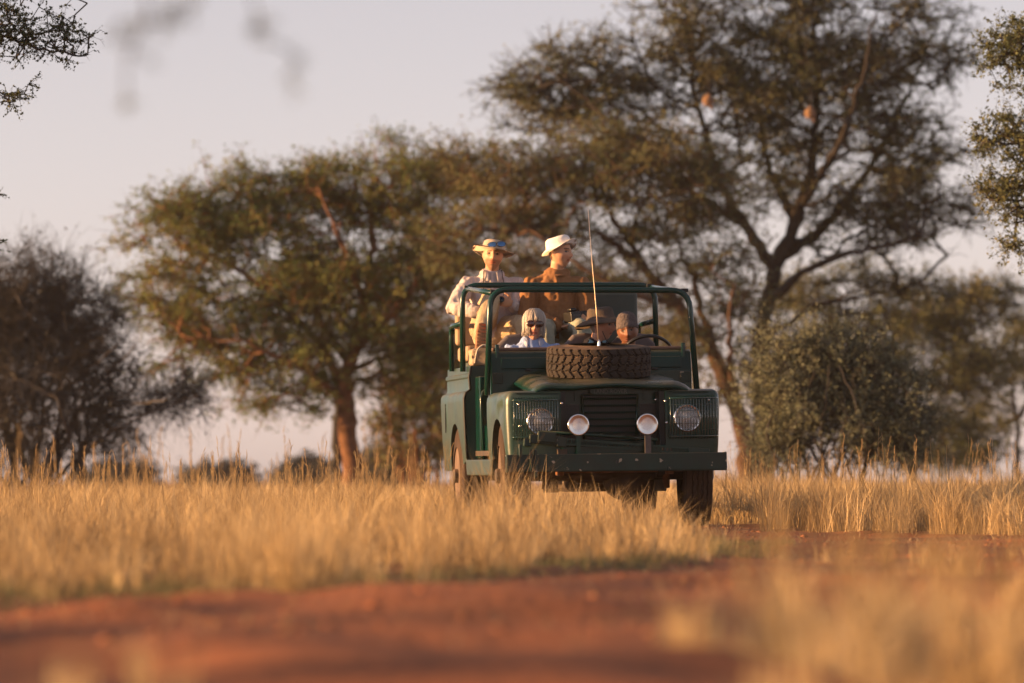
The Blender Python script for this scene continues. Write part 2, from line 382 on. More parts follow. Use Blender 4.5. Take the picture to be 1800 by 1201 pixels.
def build_tree(name, label, cat, limbs, blobs, leafmat, barkmat, seed, step=.25, leaves=10, leafsize=.06, twigs=4, twiglen=.35, tipr=.006,
               spread=.10, group=None, leaf_on=.75, sag=.0, exp=.42, upbias=.25, maxr=.06, twigr=.004, pad=None, flat=.55):
    """limbs: [(points, r0, r1)], first one starts at the ground; blobs: [(centre, radii, count)]"""
    r = np.random.default_rng(seed); base = Vector(limbs[0][0][0])
    root = empty(name, base); tag(root, label, cat, group)
    b = np.array(base)
    mb = MB(); pos = []
    for pts, r0, r1 in limbs:
        P = np.array([list(p) for p in pts], float); seg = np.linalg.norm(np.diff(P, axis=0), axis=1); L = np.concatenate([[0], np.cumsum(seg)])
        n = max(5, int(L[-1] / (step * .7))); t = np.linspace(0, L[-1], n)
        S = np.stack([np.interp(t, L, P[:, k]) for k in range(3)], 1)
        for _ in range(2): S[1:-1] = (S[:-2] + S[1:-1] * 2 + S[2:]) / 4
        S[1:] += r.normal(size=S[1:].shape) * step * .10
        rr = r0 + (r1 - r0) * (t / L[-1]) ** .8
        rr = rr * (1 + .10 * r.normal(size=n))
        if pts is limbs[0][0]: rr[0] *= 1.25
        mb.tube([Vector(p - b) for p in S], [float(x) for x in rr], 9)
        k0 = 0 if pts is not limbs[0][0] else int(n * .45)
        pos += list(S[k0:])
    trunk = link('trunk', mb.mesh('trunk', barkmat, smooth=True), root)
    N0 = len(pos)
    tgt = []
    for c, rad, cnt in blobs:
        d = r.normal(size=(cnt, 3)); d /= np.linalg.norm(d, axis=1, keepdims=True)
        q = (r.random((cnt, 1)) ** (1 / 2.2))
        if pad:
            kc = max(2, cnt // pad[0]); d = np.repeat(d[:kc], pad[0], 0); q = np.repeat(q[:kc], pad[0], 0); cnt = len(d)
        tgt.append((r.normal(size=(cnt, 3)) * np.array([pad[1], pad[1], pad[2]]) if pad else 0) + np.array(list(c)) + d * q * np.array(rad) * (1 + .10 * r.normal(size=(cnt, 1))))
    tgt = np.concatenate(tgt); lim = np.array(pos)
    dm = np.array([np.min(np.linalg.norm(lim - p, axis=1)) for p in tgt]); tgt = tgt[np.argsort(dm)]
    cap = N0 + len(tgt) * 14
    PP = np.zeros((cap, 3)); PP[:N0] = lim; par = np.full(cap, -1); n = N0; tips = []
    for p in tgt:
        dv = PP[:n] - p; d = np.linalg.norm(dv, axis=1) + upbias * np.maximum(0, dv[:, 2])
        j = int(np.argmin(d)); a = PP[j].copy(); dist = np.linalg.norm(p - a); k = max(1, min(13, int(dist / step)))
        ax = r.normal(size=3) * dist * .10
        for s in range(1, k + 1):
            t = s / k; q = a + (p - a) * t + ax * math.sin(math.pi * t) + r.normal(size=3) * step * .10; q[2] += -sag * dist * math.sin(math.pi * t) * -1
            PP[n] = q; par[n] = j; j = n; n += 1
        tips.append(j)
    PP = PP[:n]; par = par[:n]
    cnt = np.zeros(n); cnt[np.array(tips)] = 1
    for i in range(n - 1, N0 - 1, -1):
        cnt[i] = max(cnt[i], 1)
        if par[i] >= N0: cnt[par[i]] += cnt[i] * .9
    rad = np.minimum(tipr * cnt ** exp, maxr)
    e = np.arange(N0, n); pr = par[e]
    ra = np.where(pr >= N0, rad[pr], rad[e] * 1.15)
    Vb, Fb = frusta(PP[pr], PP[e], ra, rad[e], 4)
    # twigs
    tn = np.array(tips); thin = e[cnt[e] < 6]
    src = np.concatenate([np.repeat(tn, twigs), r.choice(thin, len(tn) * twigs // 2)])
    dirn = PP[src] - PP[np.maximum(par[src], 0)]; dirn /= np.maximum(np.linalg.norm(dirn, axis=1, keepdims=True), 1e-6)
    d = dirn * .6 + r.normal(size=dirn.shape) * np.array([.6, .6, .6 * flat]); d /= np.linalg.norm(d, axis=1, keepdims=True)
    ln = twiglen * (.4 + .9 * r.random(len(src)))
    mid = PP[src] + d * ln[:, None] * .55
    d2 = d + r.normal(size=d.shape) * .35; d2[:, 2] -= sag; d2 /= np.linalg.norm(d2, axis=1, keepdims=True)
    end = mid + d2 * ln[:, None] * .45
    V1, F1 = frusta(PP[src], mid, np.full(len(src), twigr), np.full(len(src), twigr * .75), 3)
    V2, F2 = frusta(mid, end, np.full(len(src), twigr * .75), np.full(len(src), twigr * .3), 3)
    Vall = np.concatenate([Vb, V1, V2]) - b; Fall = np.concatenate([Fb, F1 + len(Vb), F2 + len(Vb) + len(V1)])
    tag(link('branches', np_mesh('branches', Vall, Fall, np.full(len(Fall), 4), barkmat), root), kind='stuff')
    if leaves:
        k = r.random(len(src)) < leaf_on; S0, S1, S2 = PP[src][k], mid[k], end[k]
        m = len(S0); t = r.random((m, leaves))
        C = np.where(t[..., None] < .5, S0[:, None] + (S1 - S0)[:, None] * (t * 2)[..., None], S1[:, None] + (S2 - S1)[:, None] * (t * 2 - 1)[..., None])
        C = (C + r.normal(size=C.shape) * spread * .5).reshape(-1, 3)
        sz = leafsize * (.5 + r.random(len(C)))
        Vl, Fl = leaf_quads(C - b, sz, r)
        clump = .5 + .5 * vnoise(C, .9, seed); tint = np.clip(.65 * clump + .45 * r.random(len(C)) - .05, 0, 1)
        tag(link('crown', np_mesh('crown', Vl, Fl, np.full(len(Fl), 4), leafmat, {'tint': np.repeat(tint, 4)}), root), kind='stuff')
    return root

M['leaf_olive'] = material('olive_leaves', (.1, .08, .02), .65, attr='tint', ramp=[(0, (.055, .092, .036)), (.4, (.115, .155, .050)), (.8, (.18, .195, .062)), (1, (.27, .225, .08))], transl=.3, spec=.2)
M['leaf_brown'] = material('brown_leaves', (.1, .07, .03), .65, attr='tint', ramp=[(0, (.060, .084, .046)), (.5, (.122, .135, .060)), (1, (.215, .185, .08))], transl=.3, spec=.2)
M['leaf_dark'] = material('dark_grey_leaves', (.04, .04, .03), .7, attr='tint', ramp=[(0, (.030, .034, .033)), (1, (.070, .072, .064))], transl=.15, spec=.2)
M['leaf_sage'] = material('sage_leaves', (.1, .1, .06), .7, attr='tint', ramp=[(0, (.10, .125, .088)), (.6, (.19, .215, .14)), (1, (.27, .27, .175))], transl=.25, spec=.2)
M['leaf_green'] = material('fresh_green_leaves', (.05, .07, .03), .6, attr='tint', ramp=[(0, (.035, .055, .028)), (1, (.075, .09, .04))], transl=.3, spec=.2)
M['nest'] = material('straw_nest', (.27, .155, .085), .9, var=.4, vscale=14, bump=.8, bscale=40)

def pblob(D, u, v, ru, rv, cnt, dep=None, dd=0.0):
    c = px(u, v, D + dd); s = D / F_PX
    return (c, (ru * s, dep if dep else ru * s * .8, rv * s), cnt)
def plimb(D, pts, w0, w1):           # pts: (u, v[, depth offset]); widths in photo pixels
    s = D / F_PX
    return ([px(p[0], p[1], D + (p[2] if len(p) > 2 else 0)) for p in pts], w0 * s / 2, w1 * s / 2)
def grounded(limb, extra=.15):       # bring the first point down to the terrain
    p = limb[0][0]; p.z = tz(p.x, p.y) - extra; return limb

D = 88
build_tree('acacia_tree', 'broad olive acacia with a thick sunlit orange trunk left of the vehicle', 'tree',
    [grounded(plimb(D, [(622, 870), (618, 790), (606, 715), (612, 640), (640, 540), (655, 430), (650, 330)], 46, 8)),
     plimb(D, [(608, 690), (560, 600), (470, 510), (380, 450), (300, 420)], 20, 4),
     plimb(D, [(612, 640, .2), (560, 560, 1.2), (500, 440, 1.8), (470, 330, 1.6)], 18, 4),
     plimb(D, [(618, 620), (700, 540, -.5), (770, 440, -.8), (830, 340, -.5)], 20, 4),
     plimb(D, [(640, 540), (600, 430, -1), (560, 330, -1.2)], 14, 4),
     plimb(D, [(606, 700), (520, 640, -.8), (430, 600, -1.3), (320, 590, -1.2)], 12, 3),
     plimb(D, [(615, 650), (700, 620, .9), (790, 600, 1.2)], 12, 3)],
    [pblob(D, 330, 390, 95, 80, 200), pblob(D, 290, 480, 80, 80, 160), pblob(D, 440, 380, 120, 90, 260), pblob(D, 560, 350, 120, 85, 270),
     pblob(D, 680, 320, 120, 75, 250), pblob(D, 800, 340, 110, 80, 210), pblob(D, 480, 490, 150, 90, 290), pblob(D, 640, 470, 150, 95, 290),
     pblob(D, 780, 470, 120, 90, 200), pblob(D, 380, 570, 110, 60, 130), pblob(D, 520, 590, 120, 65, 160), pblob(D, 680, 590, 120, 65, 150),
     pblob(D, 560, 660, 130, 50, 130), pblob(D, 260, 400, 60, 50, 50), pblob(D, 490, 700, 80, 40, 52), pblob(D, 310, 590, 90, 70, 130), pblob(D, 420, 640, 90, 50, 90), pblob(D, 700, 690, 90, 50, 65), pblob(D, 760, 600, 80, 70, 104)],
    M['leaf_olive'], M['bark'], 11, step=.22, leaves=13, leafsize=.055, twigs=3, twiglen=.50, tipr=.006, spread=.09, pad=(13, .30, .085), sag=.12, twigr=.005)
# second stem standing just behind it
D = 92
build_tree('acacia_tree', 'dark slim acacia stem right behind the thick orange trunk', 'tree',
    [grounded(plimb(D, [(592, 870), (590, 780), (596, 700), (570, 600), (540, 520)], 26, 5)), plimb(D, [(594, 690), (640, 590), (690, 520)], 10, 3)],
    [pblob(D, 540, 520, 110, 70, 130), pblob(D, 690, 500, 90, 70, 110)], M['leaf_olive'], M['bark_grey'], 12, leaves=10, leafsize=.055, twigs=3, twiglen=.45, twigr=.005, spread=.09, pad=(13, .3, .085))
D = 84
build_tree('acacia_tree', 'flat-crowned brown acacia on a leaning reddish trunk behind the vehicle', 'tree',
    [grounded(plimb(D, [(1318, 870), (1312, 800), (1296, 720), (1262, 640), (1215, 560), (1140, 480), (1060, 410)], 44, 10)),
     plimb(D, [(1262, 640), (1240, 560, .8), (1210, 470, 1), (1170, 380, 1)], 22, 4),
     plimb(D, [(1200, 540), (1120, 520, -1), (1020, 470, -1.2), (930, 400, -1)], 14, 4),
     plimb(D, [(1140, 480), (1080, 380, .8), (1020, 310, 1)], 14, 4),
     plimb(D, [(1290, 700), (1280, 600, -.8), (1290, 500, -1)], 16, 4)],
    [pblob(D, 1000, 300, 150, 70, 300), pblob(D, 1120, 290, 140, 75, 290), pblob(D, 880, 330, 120, 75, 210), pblob(D, 1000, 410, 160, 70, 230),
     pblob(D, 1150, 410, 120, 80, 190), pblob(D, 860, 430, 90, 80, 110), pblob(D, 1210, 330, 80, 80, 120), pblob(D, 1080, 500, 120, 60, 70), pblob(D, 1250, 470, 60, 60, 78), pblob(D, 1210, 590, 80, 70, 104), pblob(D, 1290, 560, 60, 70, 91), pblob(D, 1240, 690, 60, 60, 65), pblob(D, 1320, 660, 45, 70, 65)],
    M['leaf_brown'], M['bark_mid'], 13, step=.22, leaves=9, leafsize=.055, twigs=3, twiglen=.50, spread=.09, pad=(13, .32, .085), twigr=.005)
D = 90
big = build_tree('camelthorn_tree', 'tall dark camelthorn with open spreading crown rising behind the grey-green shrub', 'tree',
    [grounded(plimb(D, [(1345, 870), (1342, 760), (1338, 660), (1342, 560), (1362, 470), (1400, 390), (1430, 280), (1440, 160), (1430, 40)], 46, 9)),
     plimb(D, [(1362, 470), (1310, 400), (1262, 310), (1225, 190), (1210, 70)], 26, 4),
     plimb(D, [(1375, 450), (1440, 410, .5), (1500, 340, 1), (1570, 230, 1.2), (1620, 110, 1)], 26, 4),
     plimb(D, [(1342, 540), (1420, 470, -.8), (1510, 440, -1.4), (1610, 420, -1.6), (1690, 390, -1.6)], 20, 3),
     plimb(D, [(1400, 390), (1350, 290, 1.2), (1330, 170, 1.5), (1330, 60, 1.4)], 20, 4),
     plimb(D, [(1410, 360), (1480, 250, -1.2), (1520, 130, -1.6), (1540, 20, -1.5)], 18, 4),
     plimb(D, [(1300, 390), (1180, 310, -1), (1060, 200, -1.4), (960, 120, -1.2)], 18, 3),
     plimb(D, [(1340, 600), (1420, 540, .8), (1520, 520, 1), (1620, 500, 1)], 13, 3),
     plimb(D, [(1250, 290), (1120, 190, 1), (1040, 110, 1.2)], 12, 3)],
    [pblob(D, 1230, 90, 110, 120, 250), pblob(D, 1350, 40, 130, 130, 300), pblob(D, 1480, 70, 130, 130, 290), pblob(D, 1590, 140, 110, 130, 210),
     pblob(D, 1300, 210, 140, 100, 220), pblob(D, 1450, 220, 140, 100, 220), pblob(D, 1600, 290, 110, 90, 170), pblob(D, 1640, 390, 80, 60, 95),
     pblob(D, 1530, 400, 110, 70, 110), pblob(D, 1000, 140, 110, 80, 170), pblob(D, 1110, 150, 90, 90, 130), pblob(D, 930, 180, 70, 70, 60), pblob(D, 1000, 210, 120, 50, 90),
     pblob(D, 1400, 330, 130, 70, 90), pblob(D, 1560, 500, 90, 40, 40), pblob(D, 1240, 330, 70, 60, 60), pblob(D, 1660, 80, 50, 70, 45)],
    M['leaf_brown'], M['bark_dark'], 14, step=.22, tipr=.009, leaves=7, leafsize=.055, twigs=4, twiglen=.50, spread=.085, pad=(10, .28, .12), twigr=.0075, upbias=.5)
D = 108
build_tree('acacia_tree', 'twiggy brown acacia far behind the passengers', 'tree',
    [grounded(plimb(D, [(905, 880), (900, 780), (890, 690), (910, 600), (930, 500)], 22, 5)), plimb(D, [(892, 700), (960, 600), (1050, 540)], 10, 3), plimb(D, [(892, 690), (830, 600), (780, 540)], 10, 3)],
    [pblob(D, 900, 480, 110, 70, 170), pblob(D, 800, 560, 90, 80, 130), pblob(D, 1020, 520, 120, 70, 170), pblob(D, 1130, 570, 90, 70, 110), pblob(D, 850, 660, 90, 60, 70), pblob(D, 1180, 660, 70, 70, 60)],
    M['leaf_brown'], M['bark'], 24, leaves=8, leafsize=.065, twigs=4, twiglen=.55, twigr=.006, spread=.1, pad=(12, .35, .10))
D = 104
build_tree('acacia_tree', 'low dark acacia behind the grey-green shrub at the right', 'tree',
    [grounded(plimb(D, [(1600, 880), (1604, 760), (1590, 680), (1560, 600), (1520, 540)], 24, 5)), plimb(D, [(1598, 700), (1660, 620), (1730, 570)], 12, 3)],
    [pblob(D, 1480, 540, 110, 60, 260), pblob(D, 1610, 560, 120, 65, 330), pblob(D, 1720, 530, 80, 50, 180), pblob(D, 1650, 660, 150, 80, 380), pblob(D, 1500, 650, 100, 80, 180), pblob(D, 1640, 770, 140, 60, 260)],
    M['leaf_brown'], M['bark_grey'], 15, leaves=9, leafsize=.065, twigs=3, twiglen=.5, twigr=.006, spread=.1, pad=(12, .35, .10))
D = 118
build_tree('acacia_tree', 'small distant acacia at the far right end of the grass', 'tree',
    [grounded(plimb(D, [(1790, 880), (1788, 760), (1775, 660)], 16, 5)), plimb(D, [(1786, 740), (1830, 660), (1850, 610)], 10, 3)],
    [pblob(D, 1790, 600, 90, 65, 180), pblob(D, 1740, 690, 90, 70, 140), pblob(D, 1700, 780, 90, 50, 90), pblob(D, 1840, 680, 60, 70, 90)], M['leaf_brown'], M['bark_grey'], 16, leaves=10, leafsize=.07, twigs=3, twiglen=.5, twigr=.006, spread=.12, pad=(12, .35, .1))
# big grey-green shrub and the bare dark thorn bush
D = 58
stems = []
r_ = np.random.default_rng(5)
for k in range(16):
    u = 1465 + r_.normal() * 45; a = (k - 7.5) / 7.5
    stems.append(plimb(D, [(u, 870, r_.normal() * .25), (u + a * 70, 760, r_.normal() * .4), (1465 + a * 140 + r_.normal() * 15, 640 + abs(a) * 70, r_.normal() * .6)], 7, 2))
stems[0] = grounded(stems[0])
build_tree('shrub', 'rounded grey-green shrub with tangled twigs standing in the grass', 'shrub', stems,
    [pblob(D, 1460, 650, 130, 65, 330), pblob(D, 1400, 700, 90, 80, 230), pblob(D, 1540, 700, 90, 80, 230), pblob(D, 1470, 745, 160, 65, 290), pblob(D, 1380, 770, 60, 50, 90), pblob(D, 1590, 770, 70, 45, 110)],
    M['leaf_sage'], M['bark_grey'], 17, step=.12, leaves=12, leafsize=.028, twigs=5, twiglen=.36, tipr=.004, spread=.035, pad=(8, .10, .09), flat=1.0, leaf_on=.8, twigr=.003, maxr=.02)
D = 74
stems = []
for k in range(20):
    a = (k - 9.5) / 9.5; u = 70 + r_.normal() * 40
    stems.append(plimb(D, [(u, 870, r_.normal() * .3), (u + a * 90, 720 - (1 - abs(a)) * 40, r_.normal() * .6), (70 + a * 250, 500 + abs(a) * 190 + r_.normal() * 25, r_.normal() * .9)], 10, 2.5))
stems += [plimb(D, [(100, 840), (190, 760, -.4), (290, 715, -.6), (365, 690, -.6)], 9, 2)]
stems[0] = grounded(stems[0])
build_tree('thorn_bush', 'bare dark grey thorn bush at the left edge of the grass', 'bush', stems,
    [pblob(D, 50, 540, 110, 110, 340), pblob(D, 140, 590, 90, 100, 250), pblob(D, -30, 600, 90, 130, 240), pblob(D, 60, 690, 150, 90, 260), pblob(D, 220, 700, 80, 60, 90), pblob(D, 310, 700, 60, 35, 60), pblob(D, 180, 770, 90, 45, 75), pblob(D, 20, 780, 110, 60, 110)],
    M['leaf_dark'], M['bark_grey'], 18, step=.18, flat=1.0, leaves=1, leafsize=.05, twigs=7, twiglen=.55, tipr=.0055, spread=.07, twigr=.004, maxr=.03)
D = 96
stems = []
for k in range(10):
    a = (k - 4.5) / 4.5; u = 735 + r_.normal() * 25
    stems.append(plimb(D, [(u, 880, r_.normal() * .3), (u + a * 30, 760, r_.normal() * .5), (735 + a * 80, 640 + abs(a) * 50, r_.normal() * .8)], 7, 2))
stems[0] = grounded(stems[0])
build_tree('thorn_bush', 'reddish-brown twiggy bush between the olive acacia and the vehicle', 'bush', stems,
    [pblob(D, 730, 680, 80, 70, 190), pblob(D, 770, 760, 60, 70, 120), pblob(D, 690, 770, 40, 50, 50), pblob(D, 740, 610, 70, 50, 100)],
    M['leaf_brown'], M['bark'], 19, leaves=4, leafsize=.08, twigs=5, twiglen=.45, twigr=.005, spread=.1)
for k, (u, v, ru, rv, D, lab) in enumerate([(385, 838, 70, 26, 190, 'low grey bush on the horizon between the thorn bush and the olive acacia'),
                                            (540, 832, 55, 28, 185, 'low dark bush on the horizon just left of the orange trunk'),
                                            (690, 822, 60, 40, 170, 'far-off rounded bush on the horizon just right of the orange trunk'),
                                            (215, 842, 70, 28, 180, 'far-off low bush behind the branches of the bare thorn bush')]):
    z0 = px(u, 870, D); stems = []
    for q in range(7):
        a = (q - 3) / 3
        stems.append(([Vector((z0.x + a * .5, D, tz(z0.x, D) - .1)), px(u + a * ru * .4, v, D), px(u + a * ru * .8, v - rv * .6, D)], .05, .02))
    build_tree('far_bush', lab, 'bush', stems, [pblob(D, u, v + 6, ru, rv, 130)], M['leaf_dark'], M['bark_grey'], 30 + k, step=.4, leaves=12, leafsize=.2, twigs=3, twiglen=.5, spread=.3, twigr=.01, group='far bushes')
# trees that stand just outside the frame and reach into it
D = 33.5
build_tree('acacia_tree', 'fine-leaved acacia whose hanging twigs reach in at the upper left corner', 'tree',
    [grounded(([Vector((-6.7, D, 0)), Vector((-6.6, D, 1.6)), Vector((-6.2, D, 3.0)), Vector((-5.6, D + .2, 4.4))], .16, .04)),
     plimb(D, [(-700, 180), (-420, 60), (-160, 30), (0, 60), (70, 85), (150, 100)], 24, 3),
     plimb(D, [(-420, 60), (-200, 110), (-60, 150), (30, 165)], 10, 2.5),
     plimb(D, [(-160, 30), (-20, -30), (90, -20), (150, 5)], 10, 2.5),
     plimb(D, [(-300, 100, -.3), (-140, 330, -.3), (-40, 345, -.3)], 8, 2), plimb(D, [(-300, 100, .3), (-150, 400, .3), (-40, 428, .3)], 8, 2)],
    [pblob(D, 25, 65, 110, 45, 95, .35), pblob(D, 110, 70, 60, 45, 42, .25), pblob(D, -60, 40, 120, 70, 80, .4), pblob(D, 20, 165, 45, 20, 20, .15), pblob(D, 0, 20, 120, 35, 36, .3),
     pblob(D, -40, 345, 45, 10, 9, .15), pblob(D, -30, 430, 55, 12, 14, .15), pblob(D, -260, 60, 180, 110, 120, .6), pblob(D, -420, -80, 260, 140, 160, 1.0)],
    M['leaf_green'], M['bark_grey'], 21, step=.07, leaves=7, leafsize=.020, twigs=3, twiglen=.11, tipr=.0028, spread=.012, twigr=.0018, maxr=.018, leaf_on=1, exp=.35, sag=.3)
D = 47
build_tree('acacia_tree', 'olive acacia whose branch ends come in at the right edge', 'tree',
    [grounded(([Vector((7.2, D, 0)), Vector((7.1, D, 1.8)), Vector((6.8, D, 3.4)), Vector((6.4, D, 5.0))], .17, .05)),
     plimb(D, [(2140, 230), (1960, 120), (1840, 90), (1740, 60)], 16, 3), plimb(D, [(2140, 260), (1980, 260), (1850, 250), (1730, 250)], 16, 3),
     plimb(D, [(2150, 300), (1980, 350), (1850, 350), (1740, 350)], 14, 3)],
    [pblob(D, 1790, 70, 70, 55, 95, .4), pblob(D, 1780, 250, 70, 45, 95, .4), pblob(D, 1775, 345, 60, 40, 75, .4), pblob(D, 1880, 150, 90, 110, 130, .6), pblob(D, 1900, 300, 90, 90, 110, .6), pblob(D, 1800, 420, 30, 25, 14, .2), pblob(D, 2000, 60, 130, 110, 120, .8)],
    M['leaf_brown'], M['bark_dark'], 22, step=.10, leaves=9, leafsize=.032, twigs=4, twiglen=.20, tipr=.004, spread=.035, pad=(8, .12, .045), twigr=.0025, maxr=.022, leaf_on=.95)
D = 9.2
build_tree('acacia_tree', 'blurred sparse twigs hanging into the sky at the top from a near tree', 'tree',
    [grounded(([Vector((-2.6, D, 0)), Vector((-2.5, D, .9)), Vector((-2.1, D, 1.7)), Vector((-1.3, D, 2.1))], .07, .02)),
     plimb(D, [(-1000, -650), (-200, -520), (200, -180), (265, 0), (225, 110)], 26, 5), plimb(D, [(-200, -520), (300, -300), (430, -60), (462, 60)], 14, 4)],
    [pblob(D, 240, 60, 60, 60, 12, .05), pblob(D, 310, 15, 40, 25, 7, .05), pblob(D, 455, 45, 18, 40, 6, .05), pblob(D, 220, 170, 14, 40, 4, .03), pblob(D, 520, 130, 14, 60, 4, .03), pblob(D, -300, -500, 400, 160, 60, .3)],
    M['leaf_sage'], M['bark_grey'], 23, step=.03, leaves=4, leafsize=.011, twigs=2, twiglen=.035, tipr=.0013, spread=.008, twigr=.0009, maxr=.01, leaf_on=.9)
# low bushes added unseen left of the frame, to shade parts of the track
for k, (x, y, hh) in enumerate(((-2.2, 10.3, .48), (-2.7, 12.9, .52))):
    st = [([Vector((x + .05 * q, y + .03 * q, tz(x, y) - .03)), Vector((x + .12 * (q - 3), y + .1 * ((q * 2) % 5 - 2), hh * .5)), Vector((x + .2 * (q - 3), y + .16 * ((q * 2) % 5 - 2), hh * .8))], .012, .005) for q in range(7)]
    build_tree('low_bush', ['low dense bush beside the track next to the near hanging twigs', 'low dense bush left of the track before the golden field', 'taller low bush at the edge of the golden field by the track'][k], 'bush', st,
        [(Vector((x, y, hh * .55)), (.55, .55, hh * .5), 260)], M['leaf_sage'], M['bark_grey'], 50 + k, step=.06, leaves=8, leafsize=.03, twigs=4, twiglen=.12, tipr=.0025, spread=.03, twigr=.0016, maxr=.008)
# weaver nests in the tall camelthorn
for u, v, lab in ((1245, 176, 'small straw weaver nest on the outer limb of the tall camelthorn'), (1425, 198, 'small straw weaver nest beside the main stem of the tall camelthorn')):
    c = px(u, v, 88.3); s = 88.3 / F_PX
    root = empty('weaver_nest', c - Vector((0, 0, .14)))
    tag(root, lab, 'nest', 'weaver nests in the tall camelthorn')
    mb = MB(); mb.lathe([(.0, -.10), (.05, -.095), (.085, -.04), (.088, .02), (.06, .08), (.025, .12), (.0, .14)], 18, Matrix.Translation((0, 0, .14)), 1.15, 1.0)
    me = mb.mesh('chamber', M['nest'], True)
    for vv in me.vertices: vv.co += Vector((random.gauss(0, .007), random.gauss(0, .007), random.gauss(0, .007)))
    link('chamber', me, root)
    MB().tube([(.04, 0, .12), (.065, -.01, .04), (.07, -.01, -.02)], [.04, .036, .03], 10).build('entrance_tube', M['nest'], root, True)
    MB().tube([(0, 0, .26), (0.02, 0, .42), (0, .1, .60)], .008, 5).build('hanging_stem', M['bark_grey'], root, True)

# ------------------------------------------------------------------ grass
def blades(P, H, W, lean, r, curve=.35):
    """P Nx3 roots -> 2-segment tapering blades (quad + triangle)"""
    n = len(P); az = r.random(n) * 2 * math.pi; d = np.stack([np.cos(az), np.sin(az), np.zeros(n)], 1)
    fa = r.random(n) * math.pi; s = np.stack([np.cos(fa), np.sin(fa), np.zeros(n)], 1) * (W * .5)[:, None]
    l1 = (lean * H * .45)[:, None]; l2 = (lean * (1 + curve * 2) * H)[:, None]
    m = P + d * l1; m[:, 2] += H * .55
    t = P + d * l2; t[:, 2] += H * np.sqrt(np.maximum(.2, 1 - lean ** 2 * .6))
    Vv = np.stack([P - s, P + s, m + s * .8, m - s * .8, t], 1).reshape(-1, 3)
    b = (np.arange(n) * 5)[:, None]
    loops = np.concatenate([b + np.array([[0, 1, 2, 3]]), b + np.array([[3, 2, 4]])], 1)
    return Vv, loops.ravel(), np.tile([4, 3], n)
def seed_heads(P, H, r):
    """tall stalk with a spindly seed head: stalk triangle strip + 6 short awns"""
    n = len(P); az = r.random(n) * 2 * math.pi; d = np.stack([np.cos(az), np.sin(az), np.zeros(n)], 1); le = (.04 + .16 * r.random(n)) * H
    T = P + d * le[:, None]; T[:, 2] += H
    out = []
    S = np.stack([P, T], 1)
    A, B = P, T
    V1, F1 = frusta(A, B, np.full(n, .0017), np.full(n, .0011), 3)
    K = 7; t = np.repeat(np.linspace(.72, 1.0, K)[None], n, 0)
    C = (P[:, None] + (T - P)[:, None] * t[..., None]).reshape(-1, 3)
    dd = np.repeat((T - P) / np.linalg.norm(T - P, axis=1, keepdims=True), K, 0)
    e = dd * .035 + r.normal(size=C.shape) * .010
    V2, F2 = frusta(C, C + e, np.full(len(C), .0030), np.full(len(C), .0012), 3)
    return np.concatenate([V1, V2]), np.concatenate([F1, F2 + len(V1)])

def foot_mask(X, Y, pad=0.0):
    xl = (X - .80) * math.cos(TH) + (Y - 36) * math.sin(TH); yl = -(X - .80) * math.sin(TH) + (Y - 36) * math.cos(TH)
    under = (np.abs(xl) < .80 + pad) & (yl > -.02 - pad) & (yl < 4.5 + pad)
    wheel = (np.abs(np.abs(xl) - .71) < .17) & ((np.abs(yl - .66) < .42) | (np.abs(yl - 3.43) < .42))
    return under, wheel

def tufts(n, poly, hfun, r, per=26, rad=.07, width=.0045, lean=.28, excl=True, dens=None):
    P = np.array(poly); lo, hi = P.min(0), P.max(0)
    X = lo[0] + r.random(n) * (hi[0] - lo[0]); Y = lo[1] + r.random(n) * (hi[1] - lo[1])
    k = in_poly(X, Y, poly)
    if dens is not None: k &= r.random(n) < dens(X, Y)
    X, Y = X[k], Y[k]; H = hfun(X, Y)
    if excl:
        un, wh = foot_mask(X, Y); k = ~wh; X, Y, H, un = X[k], Y[k], H[k], un[k]; H = np.where(un, np.minimum(H, .17), H)
    n = len(X); tint = .48 + .34 * vnoise(np.stack([X, Y, X * 0], 1), .9, 9) + .26 * r.normal(size=n)
    c = np.repeat(np.arange(n), per); m = len(c)
    a = r.random(m) * 2 * math.pi; q = rad * np.sqrt(r.random(m))
    x, y = X[c] + q * np.cos(a), Y[c] + q * np.sin(a)
    B = np.stack([x, y, terrain(x, y) - .01], 1)
    h = H[c] * (.45 + .65 * r.random(m)); ln = np.abs(r.normal(size=m)) * lean + .04
    V_, L_, C_ = blades(B, h, width * (.6 + .8 * r.random(m)), np.minimum(ln, .9), r)
    tt = np.clip(tint[c] + .16 * r.normal(size=m), 0, 1)
    return V_, L_, C_, np.repeat(tt, 5), (X, Y, H)
def emit(name, label, mat, chunks):
    V_, L_, C_, T_ = [], [], [], []; o = 0
    for v, l, c, t in chunks:
        V_.append(v); L_.append(l.ravel() + o); C_.append(c); T_.append(t); o += len(v)
    ob = link(name, np_mesh(name, np.concatenate(V_), np.concatenate(L_), np.concatenate(C_), M[mat], {'tint': np.concatenate(T_)}))
    return tag(ob, label, 'grass', kind='stuff')
def stalks(XY, n, r, h0, h1):
    X, Y, H = XY; k = r.choice(len(X), n); P = np.stack([X[k] + r.normal(size=n) * .05, Y[k] + r.normal(size=n) * .05, 0 * X[k]], 1)
    un, wh = foot_mask(P[:, 0], P[:, 1], .08); P = P[~un]
    uu = 900 + F_PX * P[:, 0] / P[:, 1]; P = P[~((uu > 780) & (uu < 1310) & (P[:, 1] < 37) & (P[:, 1] > 16) & (r.random(len(P)) > .05))]
    P[:, 2] = terrain(P[:, 0], P[:, 1]); h = h0 + (h1 - h0) * r.random(len(P)) ** 1.6
    kk = (P[:, 1] > 21) | (P[:, 1] < 14); P, h = P[kk], h[kk]
    v, f = seed_heads(P, h, r); return v, f, np.full(len(f), 4), np.clip(.45 + .2 * r.normal(size=len(v)), 0, 1)

